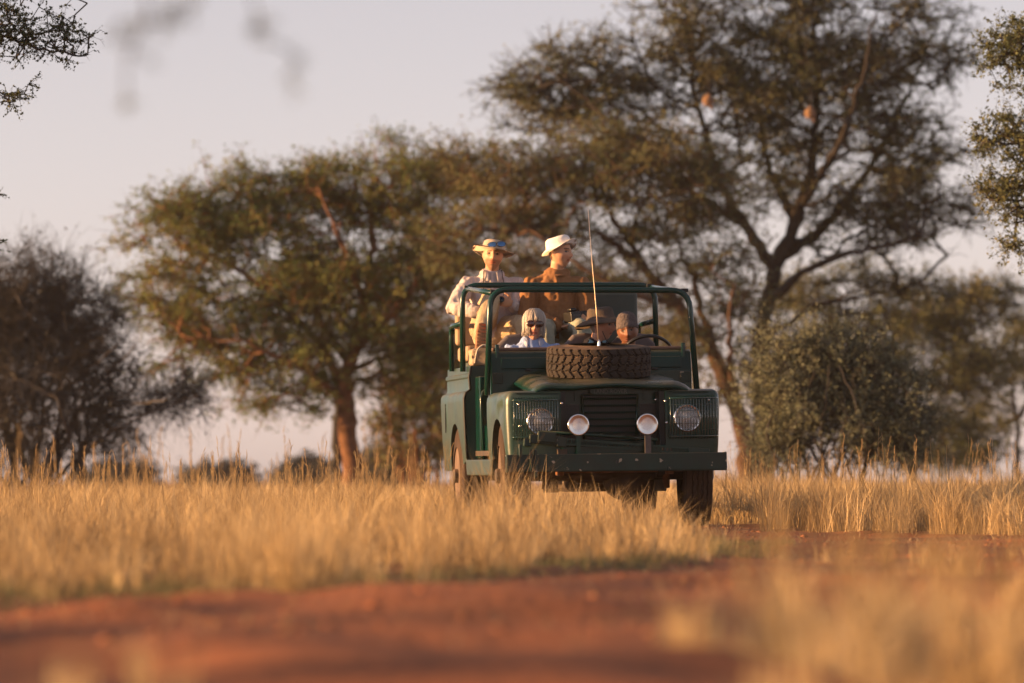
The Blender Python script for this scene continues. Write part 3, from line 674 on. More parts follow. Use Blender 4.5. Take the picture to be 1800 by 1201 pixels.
rg = np.random.default_rng(21)
FIELD_L = EDGE_L + [(1.20, 27.5), (1.16, 31.0), (1.12, 33.6), (1.15, 35.2), (1.5, 36.9), (1.9, 37.3), (2.2, 44), (2.2, 47), (-8, 47), (-6, 20)]
hn = lambda X, Y, a, b, s=1.1, sd=4: a + (b - a) * (.5 + .5 * vnoise(np.stack([X, Y, X * 0], 1), s, sd))
def hleft(X, Y):
    u = 900 + F_PX * X / Y; low = np.clip((u - 730) / 120, 0, 1) * np.clip((37.2 - Y) / 1.0, 0, 1)
    wh = np.exp(-((u - 870) / 70) ** 2) * np.clip((36.6 - Y) / .5, 0, 1) * np.clip((Y - 28) / 3, 0, 1)
    return hn(X, Y, .12, .42, .55) * (.45 + .95 * rg.random(len(X)) ** 1.5) * (1 + .35 * wh) * (1 - low * (-.06 + .36 * np.clip((u - 940) / 200, 0, 1)))
v, l, c, t, XYl = tufts(13500, FIELD_L, hleft, rg, per=20, rad=.065, lean=.36, dens=lambda X, Y: .20 + .80 * np.clip(.45 + 1.9 * vnoise(np.stack([X, Y * .6, X * 0], 1), .38, 71), 0, 1))
ch = [(v, l, c, t), stalks(XYl, 760, rg, .38, .66)]
emit('dry_grass', 'tall golden dry grass filling the left of the track', 'straw', ch)
FIELD_R = EDGE_R + [(8, 38), (8, 53), (1.9, 53), (1.95, 37)]
v, l, c, t, XYr = tufts(5600, FIELD_R, lambda X, Y: hn(X, Y, .20, .54, .6) * (.5 + .75 * rg.random(len(X))), rg, per=22, rad=.07, lean=.32)
emit('dry_grass', 'tall golden dry grass right of the vehicle below the shrub', 'straw', [(v, l, c, t), stalks(XYr, 300, rg, .45, .72)])
FAR = [(-14, 47), (12, 47), (17, 125), (-20, 125)]
v, l, c, t, XYf = tufts(9000, FAR, lambda X, Y: hn(X, Y, .25, .5, 3), rg, per=9, rad=.2, width=.012, excl=False)
emit('dry_grass', 'far pale dry grass spreading back to the trees', 'straw', [(v, l, c, t)])
# low grey-green fringe along the track edge
lowpoly = [(x, y - .25) for x, y in EDGE_L] + [(1.60, 27.3), (1.45, 28.6), (1.0, 28.4)] + [(x, y + .9 + .05 * y) for x, y in EDGE_L[::-1]]
v, l, c, t, _ = tufts(3200, lowpoly, lambda X, Y: hn(X, Y, .05, .13), rg, per=16, rad=.10, lean=.6)
emit('low_grass', 'low grey-green grass fringing the near edge of the golden field', 'sage', [(v, l, c, t)])
# foreground clumps on the right, out of focus
NEAR_R = [gp(1080, 1225), gp(1230, 1150), gp(1420, 1100), gp(1620, 1075), gp(1800, 1065), gp(2100, 1060), (2.3, 8.2), (.35, 8.2)]
v, l, c, t, XYn = tufts(330, NEAR_R, lambda X, Y: hn(X, Y, .06, .30, .3) * (.35 + 1.0 * rg.random(len(X))), rg, per=40, rad=.05, width=.0036, lean=.25, excl=False,
                        dens=lambda X, Y: np.clip((900 + F_PX * X / Y - 1050) / 420, .12, 1))
emit('dry_grass', 'blurred golden grass clumps in the right foreground', 'straw', [(v, l, c, t), stalks(XYn, 150, rg, .24, .38)])
MID_R = [gp(1390, 1000), gp(1460, 960), gp(1640, 952), gp(1830, 952), gp(2100, 960), gp(2100, 1090), gp(1800, 1080), gp(1560, 1040)]
v, l, c, t, XYm = tufts(230, MID_R, lambda X, Y: hn(X, Y, .05, .24, .7), rg, per=20, rad=.07, lean=.3, excl=False,
                        dens=lambda X, Y: .06 + .7 * (vnoise(np.stack([X, Y, X * 0], 1), 1.1, 44) > .22))
emit('dry_grass', 'scattered golden tufts on the far right side of the bare track', 'straw', [(v, l, c, t), stalks(XYm, 25, rg, .22, .34)])
LEFT_N = [gp(40, 1300), gp(60, 1240), gp(330, 1260), gp(330, 1330)]
v, l, c, t, XYq = tufts(26, LEFT_N, lambda X, Y: hn(X, Y, .10, .19, .3), rg, per=16, rad=.02, width=.0035, lean=.10, excl=False)
emit('dry_grass', 'few thin blurred straws at the lower left of the track', 'straw', [(v, l, c, t)])
# clods of earth and straw litter on the bare track
rc = np.random.default_rng(33)
X = -5 + rc.random(9000) * 11; Y = 10 + rc.random(9000) ** 1.0 * 27; k = in_poly(X, Y, TRACK); X, Y = X[k], Y[k]; n = len(X)
S = .005 + .017 * rc.random(n) ** 4; O = np.array([[1, 0, 0], [0, 1, 0], [-1, 0, 0], [0, -1, 0], [0, 0, 1], [0, 0, -1]], float)
Vc = (np.stack([X, Y, terrain(X, Y)], 1)[:, None] + O[None] * S[:, None, None] * (.6 + .8 * rc.random((n, 6, 1))) * np.array([1.2, 1.0, .7])).reshape(-1, 3)
Fo = np.array([[0, 1, 4], [1, 2, 4], [2, 3, 4], [3, 0, 4], [1, 0, 5], [2, 1, 5], [3, 2, 5], [0, 3, 5]])
Fc_ = ((np.arange(n) * 6)[:, None, None] + Fo[None]).reshape(-1, 3)
tag(link('earth_clods', np_mesh('earth_clods', Vc, Fc_, np.full(len(Fc_), 3), M['soil'])), 'small red earth clods strewn over the track', 'clods', kind='stuff')
X = -5 + rc.random(7000) * 11; Y = 10 + rc.random(7000) * 27; k = in_poly(X, Y, TRACK); X, Y = X[k], Y[k]
V_, L_, C_ = blades(np.stack([X, Y, terrain(X, Y) + .002], 1), .02 + .05 * rc.random(len(X)), np.full(len(X), .004), np.full(len(X), 1.2), rc)
emit('straw_litter', 'short broken straws lying on the bare track', 'straw', [(V_, L_, C_, np.repeat(rc.random(len(X)), 5))])
# ------------------------------------------------------------------ the open safari vehicle (local axes: x along the front, y backwards, z up)
car = empty('safari_vehicle', mw=VEH)
tag(car, 'open-topped dark green safari off-roader with a spare wheel lying on its bonnet', 'off-roader')
def shaped(mb, name, mat, cutz=(), cuty=(), fx=None, parent=car, auto=35):
    """slice a mesh at given heights / depths, then push its outer side by fx(|x|, y, z)"""
    me = mb.mesh(name); bm = bmesh.new(); bm.from_mesh(me)
    for z in cutz: bmesh.ops.bisect_plane(bm, geom=bm.verts[:] + bm.edges[:] + bm.faces[:], plane_co=(0, 0, z), plane_no=(0, 0, 1))
    for y in cuty: bmesh.ops.bisect_plane(bm, geom=bm.verts[:] + bm.edges[:] + bm.faces[:], plane_co=(0, y, 0), plane_no=(0, 1, 0))
    for v in bm.verts: v.co = Vector(fx(v.co.x, v.co.y, v.co.z))
    bmesh.ops.recalc_face_normals(bm, faces=bm.faces)
    for e in bm.edges: e.smooth = len(e.link_faces) == 2 and e.calc_face_angle(3) < R(auto)
    for f in bm.faces: f.smooth = True
    bm.to_mesh(me); bm.free(); me.materials.append(mat)
    return link(name, me, parent)
def arch(cy, r, z0, n=14, a0=0.0):
    out_ = []
    for k in range(n + 1):
        a = math.pi * (1 - k / n); y = cy + r * math.cos(a); z = .40 + r * math.sin(a)
        if z > z0 + .005: out_.append((y, z))
    return [(out_[0][0] - .01, z0)] + out_ + [(out_[-1][0] + .01, z0)]
def ipl(z, tab):
    return float(np.interp(z, [a for a, _ in tab], [b for _, b in tab]))
# wings
WX = [(.40, .800), (.60, .818), (.85, .828), (.97, .828), (1.005, .822), (1.03, .805), (1.045, .775)]
for s in (-1, 1):
    prof = [(.17, .53)] + arch(.66, .44, .53) + [(1.27, .53), (1.27, 1.045), (.17, 1.045)]
    mb = MB().prism(prof, .40 * s, .83 * s, 0)
    def fx(x, y, z, s=s):
        if abs(x) > .8:
            X = ipl(z, WX) - ipl(y, [(.17, .055), (.185, .025), (.21, .008), (.25, 0)])
            if s < 0: X += .012 * math.exp(-((y - .55) / .12) ** 2 - ((z - .96) / .05) ** 2) - .030 * math.exp(-((y - .42) / .09) ** 2 - ((z - .93) / .06) ** 2) - .018 * math.exp(-((y - .75) / .07) ** 2 - ((z - .97) / .04) ** 2)
            x = s * X
        if z > 1.03: z -= ipl(y, [(.17, .035), (.185, .016), (.21, .004), (.25, 0)])
        return x, y, z
    wing = shaped(mb, 'front_wing', M['paint_side'] if s < 0 else M['paint'], (.62, .75, .85, .90, .94, .97, 1.005, 1.03), (.185, .21, .25, .3, .36, .42, .48, .55, .65, .75, .85), fx)
    MB().box(.40 * s + (.0 if s > 0 else -.0), .40 * s + .012 * s, .165, .30, .56, 1.03).build('flange', M['paint'], wing)
    # wire guard over the lamp: frame and bars
    (xa, za), (xb, zb) = (V(906, 704, .13), V(983, 768, .13)) if s < 0 else (V(1181, 700, .13), V(1262, 766, .13))
    g = MB()
    nb = 16
    for k in range(nb + 1):
        x = xa + (xb - xa) * k / nb; g.tube([(x, .166, za + .02), (x, .125, za - .01), (x, .122, (za + zb) / 2), (x, .125, zb + .01), (x, .166, zb - .02)], .0036, 6)
    for k in range(7):
        z = za + (zb - za) * k / 6; g.tube([(xa - .012, .162, z), (xa, .128, z), (xb, .128, z), (xb + .012, .162, z)], .0022 if 0 < k < 6 else .005, 6)
    g.build('lamp_guard', M['guard'], wing, True)
    u, v = (953, 741) if s < 0 else (1211, 735)
    hx, hz = V(u, v, .15)
    RM = Matrix.Translation((hx, .168, hz)) @ Matrix.Rotation(R(90), 4, 'X')
    hl = MB().lathe([(.104, -.01), (.106, .012), (.098, .022), (.089, .020), (.087, -.01)], 32, RM).build('headlight', M['chrome'], car, autosmooth=40)
    MB().lathe([(.088, .004), (.07, -.028), (.045, -.05), (.015, -.06), (.0, -.061)], 28, RM).build('reflector', M['mirror'], hl, True)
    MB().lathe([(.0, .028), (.04, .026), (.07, .019), (.088, .008), (.088, .004), (.07, .014), (.04, .021), (.0, .023)], 28, RM).build('lens', M['lens'], hl, True)
    MB().lathe([(.012, -.06), (.012, -.02), (.0, -.015)], 12, RM).build('bulb', M['mirror'], hl, True)
    # small round lamp / marker studs on the wing face
    for du, dv in ((-38, -8), (38, -10), (-36, 30)):
        x, z = V(u + du, v + dv - 22, .15)
        MB().lathe([(.010, 0), (.009, .006), (.0, .009)], 10, Matrix.Translation((x, .169, z)) @ Matrix.Rotation(R(90), 4, 'X')).build('rivet', M['chrome'], wing, True)
# bonnet
mb = MB(); NX, NY = 28, 22
def bonnet_z(x, y):
    f = max(0, 1 - (y - .20) / .09)
    e = max(0, (abs(x) - .45) / .17)
    return 1.105 + .085 * (y - .2) / 1.08 - .030 * f ** 2 - .070 * e ** 2.6 + .012 * math.cos(min(1, abs(x) / .3) * math.pi / 2) + .004 * math.sin(x * 9 + y * 5)
vv = []
for j in range(NY + 1):
    y = .195 + 1.085 * (j / NY) ** 1.3
    for i in range(NX + 1):
        x = -.62 + 1.24 * i / NX; vv.append((x, y, bonnet_z(x, y)))
ff = [(j * (NX + 1) + i, j * (NX + 1) + i + 1, (j + 1) * (NX + 1) + i + 1, (j + 1) * (NX + 1) + i) for j in range(NY) for i in range(NX)]
mb.add(vv, ff); bn = mb.build('bonnet', M['paint'], car, True)
sm = bn.modifiers.new('thickness', 'SOLIDIFY'); sm.thickness = .03; sm.offset = -1
# radiator panel, grille
rp = MB().box(-.40, .40, .37, .40, .50, 1.08).build('radiator_panel', M['paint'], car)
for s in (-1, 1):
    MB().box(min(s * .235, s * .385), max(s * .235, s * .385), .362, .372, .66, .94).build('side_vent', M['black'], rp)
    m2 = MB()
    for k in range(9): m2.box(min(s * .235, s * .385), max(s * .235, s * .385), .357, .361, .675 + k * .031, .679 + k * .031)
    for k in range(9): m2.box(s * (.24 + k * .017) - .0015, s * (.24 + k * .017) + .0015, .3575, .3605, .665, .935)
    m2.build('wire_mesh', M['dark'], rp)
    MB().lathe([(.012, 0), (.012, .01), (0, .014)], 12, Matrix.Translation((s * .36, .36, .97)) @ Matrix.Rotation(R(90), 4, 'X')).build('bolt_head', M['chrome'], rp, True)
    MB().box(s * .265 - .006, s * .265 + .006, .345, .369, .965, 1.05).build('bonnet_catch', M['paint'], rp, bevel=.002)
gr = MB()
gr.tube([(-.213, .33, 1.01), (-.195, .33, .665)], .009, 6).tube([(.213, .33, 1.01), (.195, .33, .665)], .009, 6)
gr.tube([(-.195, .33, .665), (.195, .33, .665)], .008, 6).tube([(-.213, .33, 1.01), (.213, .33, 1.01)], .007, 6)
gro = gr.build('radiator_grille', M['paint'], car, True)
MB().box(-.205, .205, .352, .366, .66, 1.02).build('core', M['black'], gro)
for k in range(6):
    z = .72 + k * .052; w_ = .196 + .016 * (z - .66) / .35
    MB().prism([(.316, z - .006), (.320, z - .008), (.345, z + .006), (.341, z + .009)], -w_, w_, 0).build('slat', M['guard'], gro, bevel=.001)
m2 = MB()
for k in range(24): m2.box(-.19 + k * .0165 - .0012, -.19 + k * .0165 + .0012, .336, .339, .67, 1.005)
for k in range(18): m2.box(-.20, .20, .3395, .342, .675 + k * .0187 - .001, .675 + k * .0187 + .001)
m2.build('wire_mesh', M['dark'], gro)
bd = MB().prism([(-.16, 1.045), (-.15, 1.062), (.15, 1.062), (.16, 1.045), (.155, 1.020), (.12, 1.008), (-.12, 1.008), (-.155, 1.020)], .300, .318, 1).build('name_plate', M['paint'], car, bevel=.004)
fc = bpy.data.curves.new('name_plate_lettering', 'FONT'); fc.body = 'LAND-ROVER'; fc.size = .042; fc.align_x = 'CENTER'; fc.align_y = 'CENTER'; fc.extrude = .002; fc.resolution_u = 2
to = bpy.data.objects.new('temporary', fc); COL.objects.link(to); dg = bpy.context.evaluated_depsgraph_get(); dg.update()
me = bpy.data.meshes.new_from_object(to.evaluated_get(dg)); bpy.data.objects.remove(to)
me.transform(Matrix.Translation((0, .2975, 1.034)) @ Matrix.Rotation(R(90), 4, 'X')); me.materials.clear(); me.materials.append(M['greygreen'])
link('lettering', me, bd)
# bumper with over-riders, brackets
bp = MB().box(-.84, .84, .0, .012, .43, .562).box(-.84, .84, .012, .10, .550, .562).box(-.84, .84, .012, .10, .43, .442).box(-.84, -.828, .012, .10, .442, .55).box(.828, .84, .012, .10, .442, .55).build('bumper', M['worn'], car, bevel=.006)
MB().prism([(-.012, .498), (0, .512), (.012, .498), (0, .484)], -.003, .004, 1).build('bolt_hole', M['black'], bp)
for x, z0, z1 in ((-.735, .545, .64), (-.655, .44, .60), (.40, .43, .46), (-.62, .39, .60)):
    MB().box(x - .010, x + .010, -.022, .03, z0, z1).build('bracket', M['worn'], bp, bevel=.003)
# spot lamps
for u, v, nm in ((1019, 747, 'l'), (1140, 746, 'r')):
    x, z = V(u, v, .05)
    RM = Matrix.Translation((x, .055, z)) @ Matrix.Rotation(R(90), 4, 'X')
    sp_ = MB().lathe([(.0, -.085), (.035, -.082), (.062, -.05), (.078, -.01), (.082, .008), (.080, .018), (.073, .016), (.071, .0)], 30, RM).build('spotlight', M['dark'], car, autosmooth=50)
    MB().lathe([(.081, .004), (.083, .012), (.079, .021), (.072, .019)], 30, RM).build('rim', M['chrome'], sp_, True)
    MB().lathe([(.073, .008), (.06, -.02), (.04, -.042), (.015, -.055), (.0, -.056)], 28, RM).build('reflector', M['mirror'], sp_, True)
    MB().lathe([(.0, .026), (.04, .023), (.073, .012), (.073, .009), (.04, .019), (.0, .022)], 28, RM).build('lens', M['lens'], sp_, True)
    MB().lathe([(.014, -.05), (.014, .0), (.010, .012), (.0, .014)], 14, RM).build('bulb_shield', M['chrome'], sp_, True)
    MB().box(x - .015, x + .015, .05, .075, .56, z - .07).build('stem', M['paint'], sp_)
    if nm == 'r': MB().box(x - .026, x + .022, .012, .022, .55, z - .085).build('strap', M['strap'], sp_, bevel=.003)
# lifting jack carried across the front
xa, za = V(992, 776, .10); xb, zb = V(1212, 793, .10)
jk = MB(); n = 32
d = Vector((xb - xa, 0, zb - za)); ang = math.atan2(zb - za, xb - xa); JM = Matrix.Translation((xa, .10, za)) @ Matrix.Rotation(-ang, 4, 'Y')
Lj = d.length
jk.box(0, Lj, -.010, .014, .012, .026, JM).box(0, Lj, -.010, .014, -.026, -.012, JM)
for k in range(n + 1): jk.box(k * Lj / n - .0055, k * Lj / n + .0055, -.009, .013, -.012, .012, JM)
jo = jk.build('lifting_jack', M['paint'], car)
jm = MB().box(-.26, .0, -.03, .03, -.035, .035, JM).box(-.20, -.06, -.045, .02, -.02, .062, JM).box(-.30, -.24, -.02, .04, -.06, .0, JM).box(-.05, .02, -.04, .02, -.045, .03, JM)
jm.build('jack_body', M['worn'], jo, bevel=.008)
MB().tube([JM @ Vector((-.18, .0, .055)), JM @ Vector((.1, .02, .064)), JM @ Vector((Lj * .75, .03, .070))], .013, 8).build('jack_handle', M['paint'], jo, True)
MB().box(Lj, Lj + .16, -.01, .02, -.024, .030, JM).build('jack_foot', M['worn'], jo, bevel=.006)
MB().box(-.40, .40, .13, .30, .50, .625).build('apron', M['paint'], car, bevel=.01)
# scuttle (bulkhead)
sc_ = MB().prism([(1.275, .55), (1.275, 1.21), (1.31, 1.36), (1.36, 1.375), (1.44, 1.375), (1.44, 1.15), (1.40, .55)], -.795, .795, 0).build('scuttle', M['paint'], car, bevel=.012)
MB().box(-.77, .77, 1.355, 1.50, 1.376, 1.402).build('capping', M['dashpad'], sc_, bevel=.010)
for s in (-1, 1):
    fl = Matrix.Translation((s * .50, 1.288, 1.275)) @ Matrix.Rotation(R(-12), 4, 'X')
    MB().box(-.21, .21, -.010, .004, -.045, .045, fl).build('vent_flap', M['paint'], sc_, bevel=.006)
    MB().box(-.02, .02, -.02, .0, -.062, -.046, fl).build('flap_hinge', M['dark'], sc_)
    MB().box(s * .735 - .014, s * .735 + .014, 1.30, 1.335, 1.29, 1.425).build('screen_bracket', M['tube_paint'], sc_, bevel=.005)
    MB().box(s * .74 - .04, s * .74 + .04, 1.26, 1.285, 1.12, 1.20).build('hinge_plate', M['worn'], sc_, bevel=.004)
# floor, sills, seat box, tub
MB().box(-.74, .74, 1.35, 4.34, .56, .60).build('floor', M['under'], car)
MB().box(-.70, .70, 1.72, 2.5, .60, .80).build('seat_box', M['paint'], car)
for s in (-1, 1):
    MB().prism([(1.16, .405), (2.76, .405), (2.82, .53), (1.12, .53)], s * .70, s * .812, 0).build('sill', M['paint_side'], car, bevel=.008)
TX = [(.40, .800), (.70, .822), (1.00, .832), (1.05, .830), (1.075, .815), (1.09, .782), (1.11, .776), (1.19, .776), (1.20, .788), (1.225, .788), (1.235, .772), (1.30, .770)]
for s in (-1, 1):
    prof = [(2.76, .53), (2.95, .50)] + arch(3.43, .43, .44)[1:] + [(4.36, .44), (4.36, 1.29), (2.76, 1.29)]
    mb = MB().prism(prof, .52 * s, .83 * s, 0)
    def fx(x, y, z, s=s):
        return (s * ipl(z, TX) if abs(x) > .8 else x), y, z
    tb = shaped(mb, 'rear_tub_side', M['paint_side'] if s < 0 else M['paint'], (.60, .70, .85, 1.0, 1.05, 1.075, 1.09, 1.11, 1.19, 1.20, 1.225, 1.235), (3.0, 3.9), fx)
    # door frame lip that follows the body section, seat-belt post behind the opening
    MB().tube([(s * (ipl(z, TX) - .004), 2.755, z) for z in (.54, .70, .9, 1.03, 1.075, 1.10, 1.2, 1.28)], .010, 6).build('door_seal', M['dark'], tb, True)
    MB().tube([(s * (ipl(z, TX) - .105), 2.45, z) for z in (.54, .66, .72, .9, 1.03, 1.075, 1.10, 1.2, 1.30)], .012, 6).build('jamb_strip', M['paint'], tb, True)
    MB().box(s * .832 - .003, s * .832 + .003, 4.02, 4.04, .76, 1.0).build('seam', M['dark'], tb)
    MB().box(min(s * .56, s * .735), max(s * .56, s * .735), 2.47, 2.755, .54, 1.20).build('jamb_panel', M['paint'], tb, bevel=.01)
MB().box(-.52, .52, 4.32, 4.35, .56, 1.25).build('tailgate', M['paint'], car, bevel=.01)
MB().box(-.52, .52, 2.64, 2.68, .56, 1.26).build('cab_back_panel', M['paint'], car, bevel=.01)
# roll cage
def arc_path(pts, r, n=6):
    P = [Vector(p) for p in pts]; o_ = [P[0]]
    for i in range(1, len(P) - 1):
        a = (P[i - 1] - P[i]).normalized(); b = (P[i + 1] - P[i]).normalized()
        for k in range(n + 1):
            t = k / n; p0, p1, p2 = P[i] + a * r, P[i], P[i] + b * r
            o_.append(p0 * (1 - t) ** 2 + p1 * 2 * t * (1 - t) + p2 * t * t)
    return o_ + [P[-1]]
cage = MB().tube(arc_path([(-.828, 1.24, 1.03), (-.782, 1.30, 1.855), (.782, 1.30, 1.835), (.828, 1.24, 1.03)], .14), .0235, 12).build('front_hoop', M['tube_paint'], car, True)
rear = MB().tube(arc_path([(-.80, 3.04, 1.25), (-.795, 3.04, 1.955), (.795, 3.04, 1.945), (.80, 3.04, 1.25)], .14), .0235, 12).build('rear_hoop', M['tube_paint'], car, True)
for s in (-1, 1):
    MB().tube([(s * .745, 1.32, 1.825), (s * .76, 3.02, 1.925)], .021, 10).build('roof_tube', M['tube_paint'], car, True)
    rl = MB().tube(arc_path([(s * .79, 3.90, 1.27), (s * .79, 3.90, 1.64), (s * .79, 3.06, 1.65)], .08), .021, 10).build('side_rail', M['tube_paint'], car, True)
    for y, z in ((1.33, 1.835), (3.01, 1.935)):
        MB().box(s * .752 - .03, s * .752 + .03, y - .02, y + .02, z - .012, z + .016).build('clamp', M['dark'], cage if y < 2 else rear, bevel=.004)
MB().tube([(-.79, 3.90, 1.60), (.79, 3.90, 1.60)], .021, 10).build('back_rail', M['tube_paint'], car, True)
# aerial
ax_, az_ = V(1057, 604, 1.0); bx_, bz_ = V(1041, 368, 1.25)
an = MB().tube([(ax_, 1.0, az_ - .05), (ax_ - .012, 1.05, az_ + .3), (bx_ + .012, 1.15, (az_ + bz_) / 2 + .1), (bx_, 1.25, bz_)], [.0040, .0034, .0027, .0020], 6).build('aerial', M['brass'], car, True)
MB().lathe([(.014, -.20), (.014, -.02), (.009, .015), (.006, .03)], 10, Matrix.Translation((ax_, 1.0, az_))).build('aerial_base', M['chrome'], an, True)
# seats
for x, wd in ((V(920, 0, 2.35)[0], .22), (V(1030, 0, 2.45)[0], .19), (V(1118, 0, 2.35)[0], .21)):
    st = MB().box(x - wd, x + wd, 1.85, 2.40, .80, .90).build('front_seat', M['greyseat'], car, bevel=.03, seg=3)
    pr = [(x - wd * .98, .88), (x - wd * .98, 1.30), (x - wd * .85, 1.45), (x - wd * .5, 1.525), (x, 1.54), (x + wd * .5, 1.525), (x + wd * .85, 1.45), (x + wd * .98, 1.30), (x + wd * .98, .88)]
    MB().prism(pr, 2.37, 2.46, 1).build('backrest', M['greyseat'], st, bevel=.025, seg=3)
bench = MB().box(-.76, .76, 3.10, 3.74, 1.34, 1.465).build('rear_bench', M['tan_vinyl'], car, bevel=.03, seg=3)
MB().box(-.70, .70, 3.12, 3.70, .60, 1.338).build('bench_base', M['greygreen'], bench, bevel=.01)
MB().box(-.77, -.03, 3.73, 3.83, 1.48, 1.93).build('backrest', M['tan_vinyl'], bench, bevel=.03, seg=3)
MB().box(.03, .76, 3.73, 3.83, 1.48, 1.92).build('backrest', M['greygreen'], bench, bevel=.03, seg=3)
# steering wheel
sx, sz = V(1140, 634, 1.72)
SW = Matrix.Translation((sx, 1.70, sz + .03)) @ Matrix.Rotation(R(-52), 4, 'X')
ring = [(.205 + .014 * math.cos(a), .014 * math.sin(a)) for a in [2 * math.pi * k / 8 for k in range(8)]]
swo = MB().lathe(ring, 40, SW, closed=True).build('steering_wheel', M['black'], car, True)
for k in range(3):
    a = R(90 + 120 * k); MB().tube([SW @ Vector((.03 * math.cos(a), .03 * math.sin(a), -.03)), SW @ Vector((.2 * math.cos(a), .2 * math.sin(a), 0))], [.012, .009], 8).build('spoke', M['black'], swo, True)
MB().lathe([(.0, -.01), (.035, -.012), (.04, -.04), (.02, -.06), (.018, -.5)], 16, SW).build('column', M['black'], swo, True)
# wheels
def tyre_mesh(name, mat, Rr=.40, W=.205, pattern='zigzag', na=180, nc=44):
    vv, n = [], 0; prof = []
    for k in range(nc + 1):
        t = k / nc * 2 - 1; prof.append(t)
    side = [(-.56, .235), (-.5, .255), (-.5, .30), (-.51, .345), (-.49, .378)]
    rows = [(a * W, r) for a, r in side] + [(t * W * .47, None) for t in prof] + [(-a * W, r) for a, r in side[::-1]]
    for (x, r) in rows:
        for i in range(na):
            u = i / na; rr = r if r is not None else Rr - .010 * (abs(x) / (W * .47)) ** 4
            if r is None:
                g = 0
                if pattern == 'zigzag':
                    zz = abs(((u * 30) % 1) * 2 - 1) - .5
                    for c in (-.055, -.019, .019, .055):
                        if abs(x - c - zz * .011) < .0042: g = 1
                else:
                    q = x / (W * .47); sgn = 1 if q > 0 else -1
                    ph = (u * 34 + .30 * abs(q) * sgn + .16 * math.sin(q * 9) + (.5 if sgn > 0 else 0)) % 1
                    if ph < .20: g = 1
                    if abs(x - .010 * math.sin(u * 34 * 2 * math.pi)) < .005: g = 1
                    if abs(abs(q) - .52 - .06 * math.sin(u * 68 * math.pi + sgn)) < .035 and ((u * 34) % 1) > .1: g = max(g, .7)
                rr -= g * (.011 if pattern == 'zigzag' else .016)
            elif pattern != 'zigzag' and r > .34 and ((u * 34) % 1) < .22: rr -= .006
            a = 2 * math.pi * u; vv.append((x, rr * math.cos(a), rr * math.sin(a)))
    m = len(rows)
    ff = [(j * na + i, j * na + (i + 1) % na, (j + 1) * na + (i + 1) % na, (j + 1) * na + i) for j in range(m - 1) for i in range(na)]
    mb = MB(); mb.v = vv; mb.f = ff
    return mb.mesh(name, mat, autosmooth=38)
RY = Matrix.Rotation(R(90), 4, 'Y')
def rim_mb():
    return MB().lathe([(.236, -.105), (.24, -.09), (.20, -.08), (.19, -.03), (.12, -.035), (.085, -.06), (.07, -.06), (.065, -.10), (.0, -.105)], 32, RY @ Matrix.Rotation(math.pi, 4, 'X')).lathe([(.236, .105), (.21, .09), (.2, -.02)], 32, RY)
tyre_me = tyre_mesh('tyre', M['rubber_dusty']); rim_me = rim_mb().mesh('rim', M['hub'], autosmooth=40)
hub_me = MB().lathe([(.058, 0), (.058, .045), (.045, .055), (.0, .058)], 16, RY).mesh('hub', M['under'], autosmooth=40)
for s in (-1, 1):
    for y, steer in ((.66, R(-3.5)), (3.43, 0)):
        wl = empty('wheel'); wl.parent = car; wl.location = (s * .70, y, .40); wl.rotation_euler = (random.random() * 6, 0, 0 if s > 0 else math.pi)
        if steer: wl.rotation_euler[2] += steer
        for nm, me in (('tyre', tyre_me), ('rim', rim_me), ('hub', hub_me)):
            o = link(nm, me, wl)
            if nm == 'hub': o.location = (.09, 0, 0)
# spare wheel
spx, spz = V(1056, 640, .80)
spw = empty('spare_wheel'); spw.parent = car; spw.location = (spx, .80, 1.275); spw.rotation_euler = Euler((R(4.2), R(-90), 0), 'XYZ')
spw.rotation_euler = (Matrix.Rotation(R(4.4), 3, 'X') @ Matrix.Rotation(R(-90), 3, 'Y')).to_euler()
link('tyre', tyre_mesh('tyre', M['rubber'], .405, .235, 'mud', 272, 40), spw); link('rim', rim_me, spw)
# underside: axles, springs, chassis rails, steering rods
MB().tube([(-.62, .66, .40), (-.2, .66, .40), (.62, .66, .40)], .045, 12).build('front_axle', M['under'], car, True)
MB().lathe([(.0, -.12), (.05, -.11), (.09, -.06), (.12, -.02), (.15, -.015), (.15, .015), (.12, .02), (.06, .12), (.0, .13)], 20, Matrix.Translation((.16, .66, .350)) @ Matrix.Rotation(R(90), 4, 'X'), 1.15, 1.0).build('differential', M['under'], car, True)
ra = MB().tube([(-.62, 3.43, .40), (.62, 3.43, .40)], .045, 12).build('rear_axle', M['under'], car, True)
MB().lathe([(.0, -.10), (.05, -.09), (.09, -.05), (.10, 0), (.09, .05), (.05, .09), (.0, .10)], 20, Matrix.Translation((.10, 3.43, .385)) @ Matrix.Rotation(R(90), 4, 'X')).build('differential', M['under'], ra, True)
for s in (-1, 1):
    MB().box(s * .40 - .035, s * .40 + .035, .10, 4.3, .49, .60).build('chassis_rail', M['under'], car)
    for yc in (.66, 3.43):
        lf = MB()
        for k in range(5):
            L_ = .50 - k * .08; pts = [(s * .42, yc + q * L_, .475 - .018 * k - .075 * (1 - q * q) + .035) for q in (-1, -.5, 0, .5, 1)]
            lf.tube(pts, (.03, .006), 6, xdir=(1, 0, 0))
        lf.build('leaf_spring', M['under'], car)
    MB().box(s * .42 - .03, s * .42 + .03, .10, .17, .40, .50).build('spring_shackle', M['rust'], car, bevel=.01)
MB().tube([(-.58, .50, .43), (.58, .50, .43)], .014, 8).build('track_rod', M['rust'], car, True)
MB().tube([(-.35, .42, .47), (.32, .40, .49)], .013, 8).build('steering_rod', M['rust'], car, True)
MB().box(-.26, .24, 1.0, 1.9, .27, .60).build('gearbox', M['under'], car, bevel=.06, seg=3)
MB().box(-.20, .22, .78, 1.0, .33, .60).build('oil_sump', M['under'], car, bevel=.04, seg=3)
